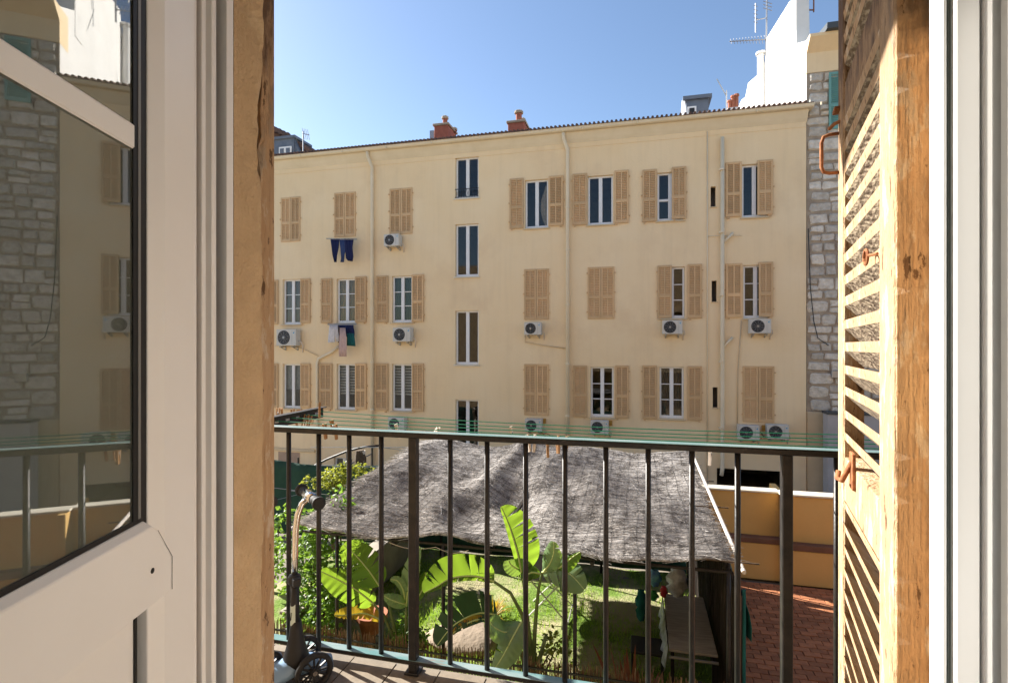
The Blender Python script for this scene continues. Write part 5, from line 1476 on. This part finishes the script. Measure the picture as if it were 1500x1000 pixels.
# right leaf, opened inwards
rd = thing('balcony_door', (.4685, .826, FZ+.02), 'white glazed balcony door leaf opened inwards at the right edge, sunlit', 'door', 'balcony door leaves', rz=math.radians(-84))
LB(0, .12, 0, .06, H0, H1).build('stile', M_PVC, rd, local=True, bevel=.002, seg=2)
LB(WD-.12, WD, 0, .06, H0, H1).build('stile', M_PVC, rd, local=True, bevel=.002)
LB(.121, WD-.121, 0.002, .058, H1-.1, H1-.002).build('top_rail', M_PVC, rd, local=True)
LB(.121, WD-.121, 0.002, .058, .001, .12).build('bottom_rail', M_PVC, rd, local=True)
LB(.121, WD-.121, 0.002, .058, zr0, zr1).build('middle_rail', M_PVC, rd, local=True)
LB(.12, WD-.12, 0.02, .045, .11, zr0).build('lower_panel', M_PVC, rd, local=True)
LB(.12, WD-.12, 0.028, .034, zr1, H1-.1).build('pane', M_DGLASS, rd, local=True)
# room
B(-3.29, 3.29, -4.5, .70, FZ-.19, FZ-.0).build('floor', M_PARQ, kind='structure')
B(-3.29, 3.29, -4.5, .698, 1.3, 1.4).build('ceiling', M_WALLIN, kind='structure')
B(-3.29, -3.2, -4.5, .698, FZ+.001, 1.299).build('interior_wall', M_WALLIN, kind='structure')
B(3.2, 3.29, -4.5, .698, FZ+.001, 1.299).build('interior_wall', M_WALLIN, kind='structure')
t = MB()
for q in ((-3.19, -2.9, FZ+.001, 1.299), (2.9, 3.19, FZ+.001, 1.299), (-2.899, 2.899, 1.2, 1.299), (-2.899, 2.899, FZ+.001, -1.2)): t.box(q[0], q[1], -4.5, -4.4, q[2], q[3])  # unseen back wall; wide opening added to let sky light fill the room
t.build('interior_wall', M_WALLIN, kind='structure')
# left folded shutter lying flat on the outer wall
ls = thing('wooden_shutter', (-.81, 1.0, FZ+.03), 'weathered ochre wooden shutter folded flat against the wall at left, seen edge on', 'shutter', 'wooden shutters of our balcony door')
t = MB(); P = []
zz_ = np.linspace(FZ+.03, OZ1-.03, 80)
for z in zz_:
    n_ = .014*math.exp(-((z-.42)/.02)**2)+.0015*math.sin(z*40)+random.uniform(-.0008, .0008)
    P.append([(-.808-n_, .980, z), (-.806-n_*.5, .990, z), (-.806, 1.012, z), (-.808, 1.022, z), (-.88, 1.022, z), (-.88, .980, z), (-.808-n_, .980, z)])
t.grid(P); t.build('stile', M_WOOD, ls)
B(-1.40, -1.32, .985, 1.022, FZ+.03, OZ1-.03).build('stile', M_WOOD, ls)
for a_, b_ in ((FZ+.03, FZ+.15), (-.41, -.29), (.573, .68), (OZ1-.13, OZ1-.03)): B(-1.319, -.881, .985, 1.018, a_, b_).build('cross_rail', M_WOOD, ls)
t = MB()
for a_, b_ in ((FZ+.15, -.41), (-.29, .573)):
    n_ = int((b_-a_)/.06)
    for k in range(n_): z = a_+(b_-a_)*(k+.5)/n_; t.hexa([(-1.319, .988, z+.01), (-.881, .988, z+.01), (-.881, 1.015, z-.03), (-1.319, 1.015, z-.03), (-1.319, .988, z+.025), (-.881, .988, z+.025), (-.881, 1.015, z-.015), (-1.319, 1.015, z-.015)])
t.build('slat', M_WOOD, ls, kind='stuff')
# right shutter, standing out from the wall
aR = math.atan2(.626, .127)
rs = thing('wooden_shutter', (.407, .974, FZ+.03), 'weathered ochre louvred shutter standing open at the right, sunlit with rusty handle', 'shutter', 'wooden shutters of our balcony door', rz=aR)
o_ = -(FZ+.03)
sh_h = OZ1-.03-(FZ+.03)
def rough_stile(x0, x1, y0, y1, z0, z1, nz=90, amp=.0015):
    t = MB(); P = []
    for j in range(nz+1):
        z = z0+(z1-z0)*j/nz; a_ = random.uniform(-amp, amp); b_ = random.uniform(-amp, amp)
        e_ = .004
        P.append([(x0+e_+a_, y1, z), (x0+a_, y1-e_, z), (x0+b_, y0, z), (x1, y0, z), (x1, y1-e_, z), (x1-e_, y1, z), (x0+e_+a_, y1, z)])
    t.grid(P); n = 7
    t.add(P[0][:-1], [tuple(range(6))]); t.add(P[-1][:-1], [tuple(range(6))])
    return t
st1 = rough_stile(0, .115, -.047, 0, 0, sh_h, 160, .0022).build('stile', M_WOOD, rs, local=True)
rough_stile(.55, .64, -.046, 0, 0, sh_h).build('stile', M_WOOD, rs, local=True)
panels = [(.11, -.41+o_), (-.29+o_, .573+o_), (.68+o_, sh_h-.1)]
for a_, b_ in ((0, .11), (-.41+o_, -.29+o_), (.573+o_, .68+o_), (sh_h-.1, sh_h)):
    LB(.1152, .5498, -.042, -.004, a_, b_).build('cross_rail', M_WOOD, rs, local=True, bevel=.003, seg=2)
t = MB(); sd = .046
t.hexa([(.113, -.044, -.020), (.552, -.044, -.020), (.552, -.004, .020), (.113, -.004, .020), (.113, -.047, -.002), (.552, -.047, -.002), (.552, -.0015, .042), (.113, -.0015, .042)])
t.m[4] = 1; t.m[1] = 1
# widen front lip
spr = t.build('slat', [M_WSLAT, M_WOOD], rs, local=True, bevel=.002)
firsts = True
for a_, b_ in panels:
    n_ = round((b_-a_)/.058); d = (b_-a_)/n_
    for k in range(n_):
        z = a_+(k+.5)*d-.004
        if firsts: spr.location = (0, 0, z); firsts = False
        else: link('slat', spr.data, rs, (0, 0, z+random.uniform(-.001, .001)), (random.uniform(-.02, .02), random.uniform(-.004, .004), 0))
# hardware
h0, h1 = at(1228, 255, 1.60).z+o_, at(1228, 198, 1.60).z+o_
MB().tube([(.625, -.01, h0), (.625, .022, h0+.001), (.625, .036, h0+.006), (.625, .041, h0+.02), (.625, .041, h1-.02), (.625, .036, h1-.004), (.625, .022, h1), (.625, -.01, h1)], .0048, 8).build('handle', M_RUST, rs, local=True, smooth=True)
LB(.60, .638, -.004, .014, h1+.055, h1+.066).build('catch_plate', M_RUST, rs, local=True, bevel=.002)
MB().tube([(.60, -.004, h1+.024), (.61, .012, h1+.022), (.622, .024, h1+.014)], .005, 7).build('pin', M_RUST, rs, local=True)
zc = at(1279, 373, 1.1).z+o_
MB().tube([(.118, .002, zc), (.135, .012, zc)]+[(.155-.018*math.cos(q*math.pi/6), .014, zc+.014*math.sin(q*math.pi/6)) for q in range(13)], .003, 6).build('ring_hook', M_RUST, rs, local=True)
zc = at(1250, 700, 1.35).z+o_
MB().tube([(.40, .001, zc+.035), (.41, .010, zc+.01), (.40, .022, zc-.012), (.44, .026, zc-.016), (.45, .022, zc+.0)], .006, 8).build('latch_hook', M_RUST, rs, local=True, smooth=True)
LB(.385, .425, -.004, .004, zc-.03, zc+.055).build('latch_plate', M_RUST, rs, local=True, bevel=.002)
for py in (236, 442):
    z = at(1345, py, 1.0).z+o_; MB().tube([(.01, -.05, z), (.01, -.066, z), (.0, -.072, z+.004)], .006, 8).build('hinge_pin', M_RUST, rs, local=True)
# threshold-side iron and overhead balcony of the floor above
ob = thing('upper_balcony', (.6, 1.6, 1.9), 'concrete balcony slab of the floor above, out of view over the door', 'balcony')
SLX, SLZ = -1.52, 1.8
B(SLX, 4.5, .975, 2.2, SLZ, SLZ+.15).build('slab', M_STUC, ob, bevel=.01)
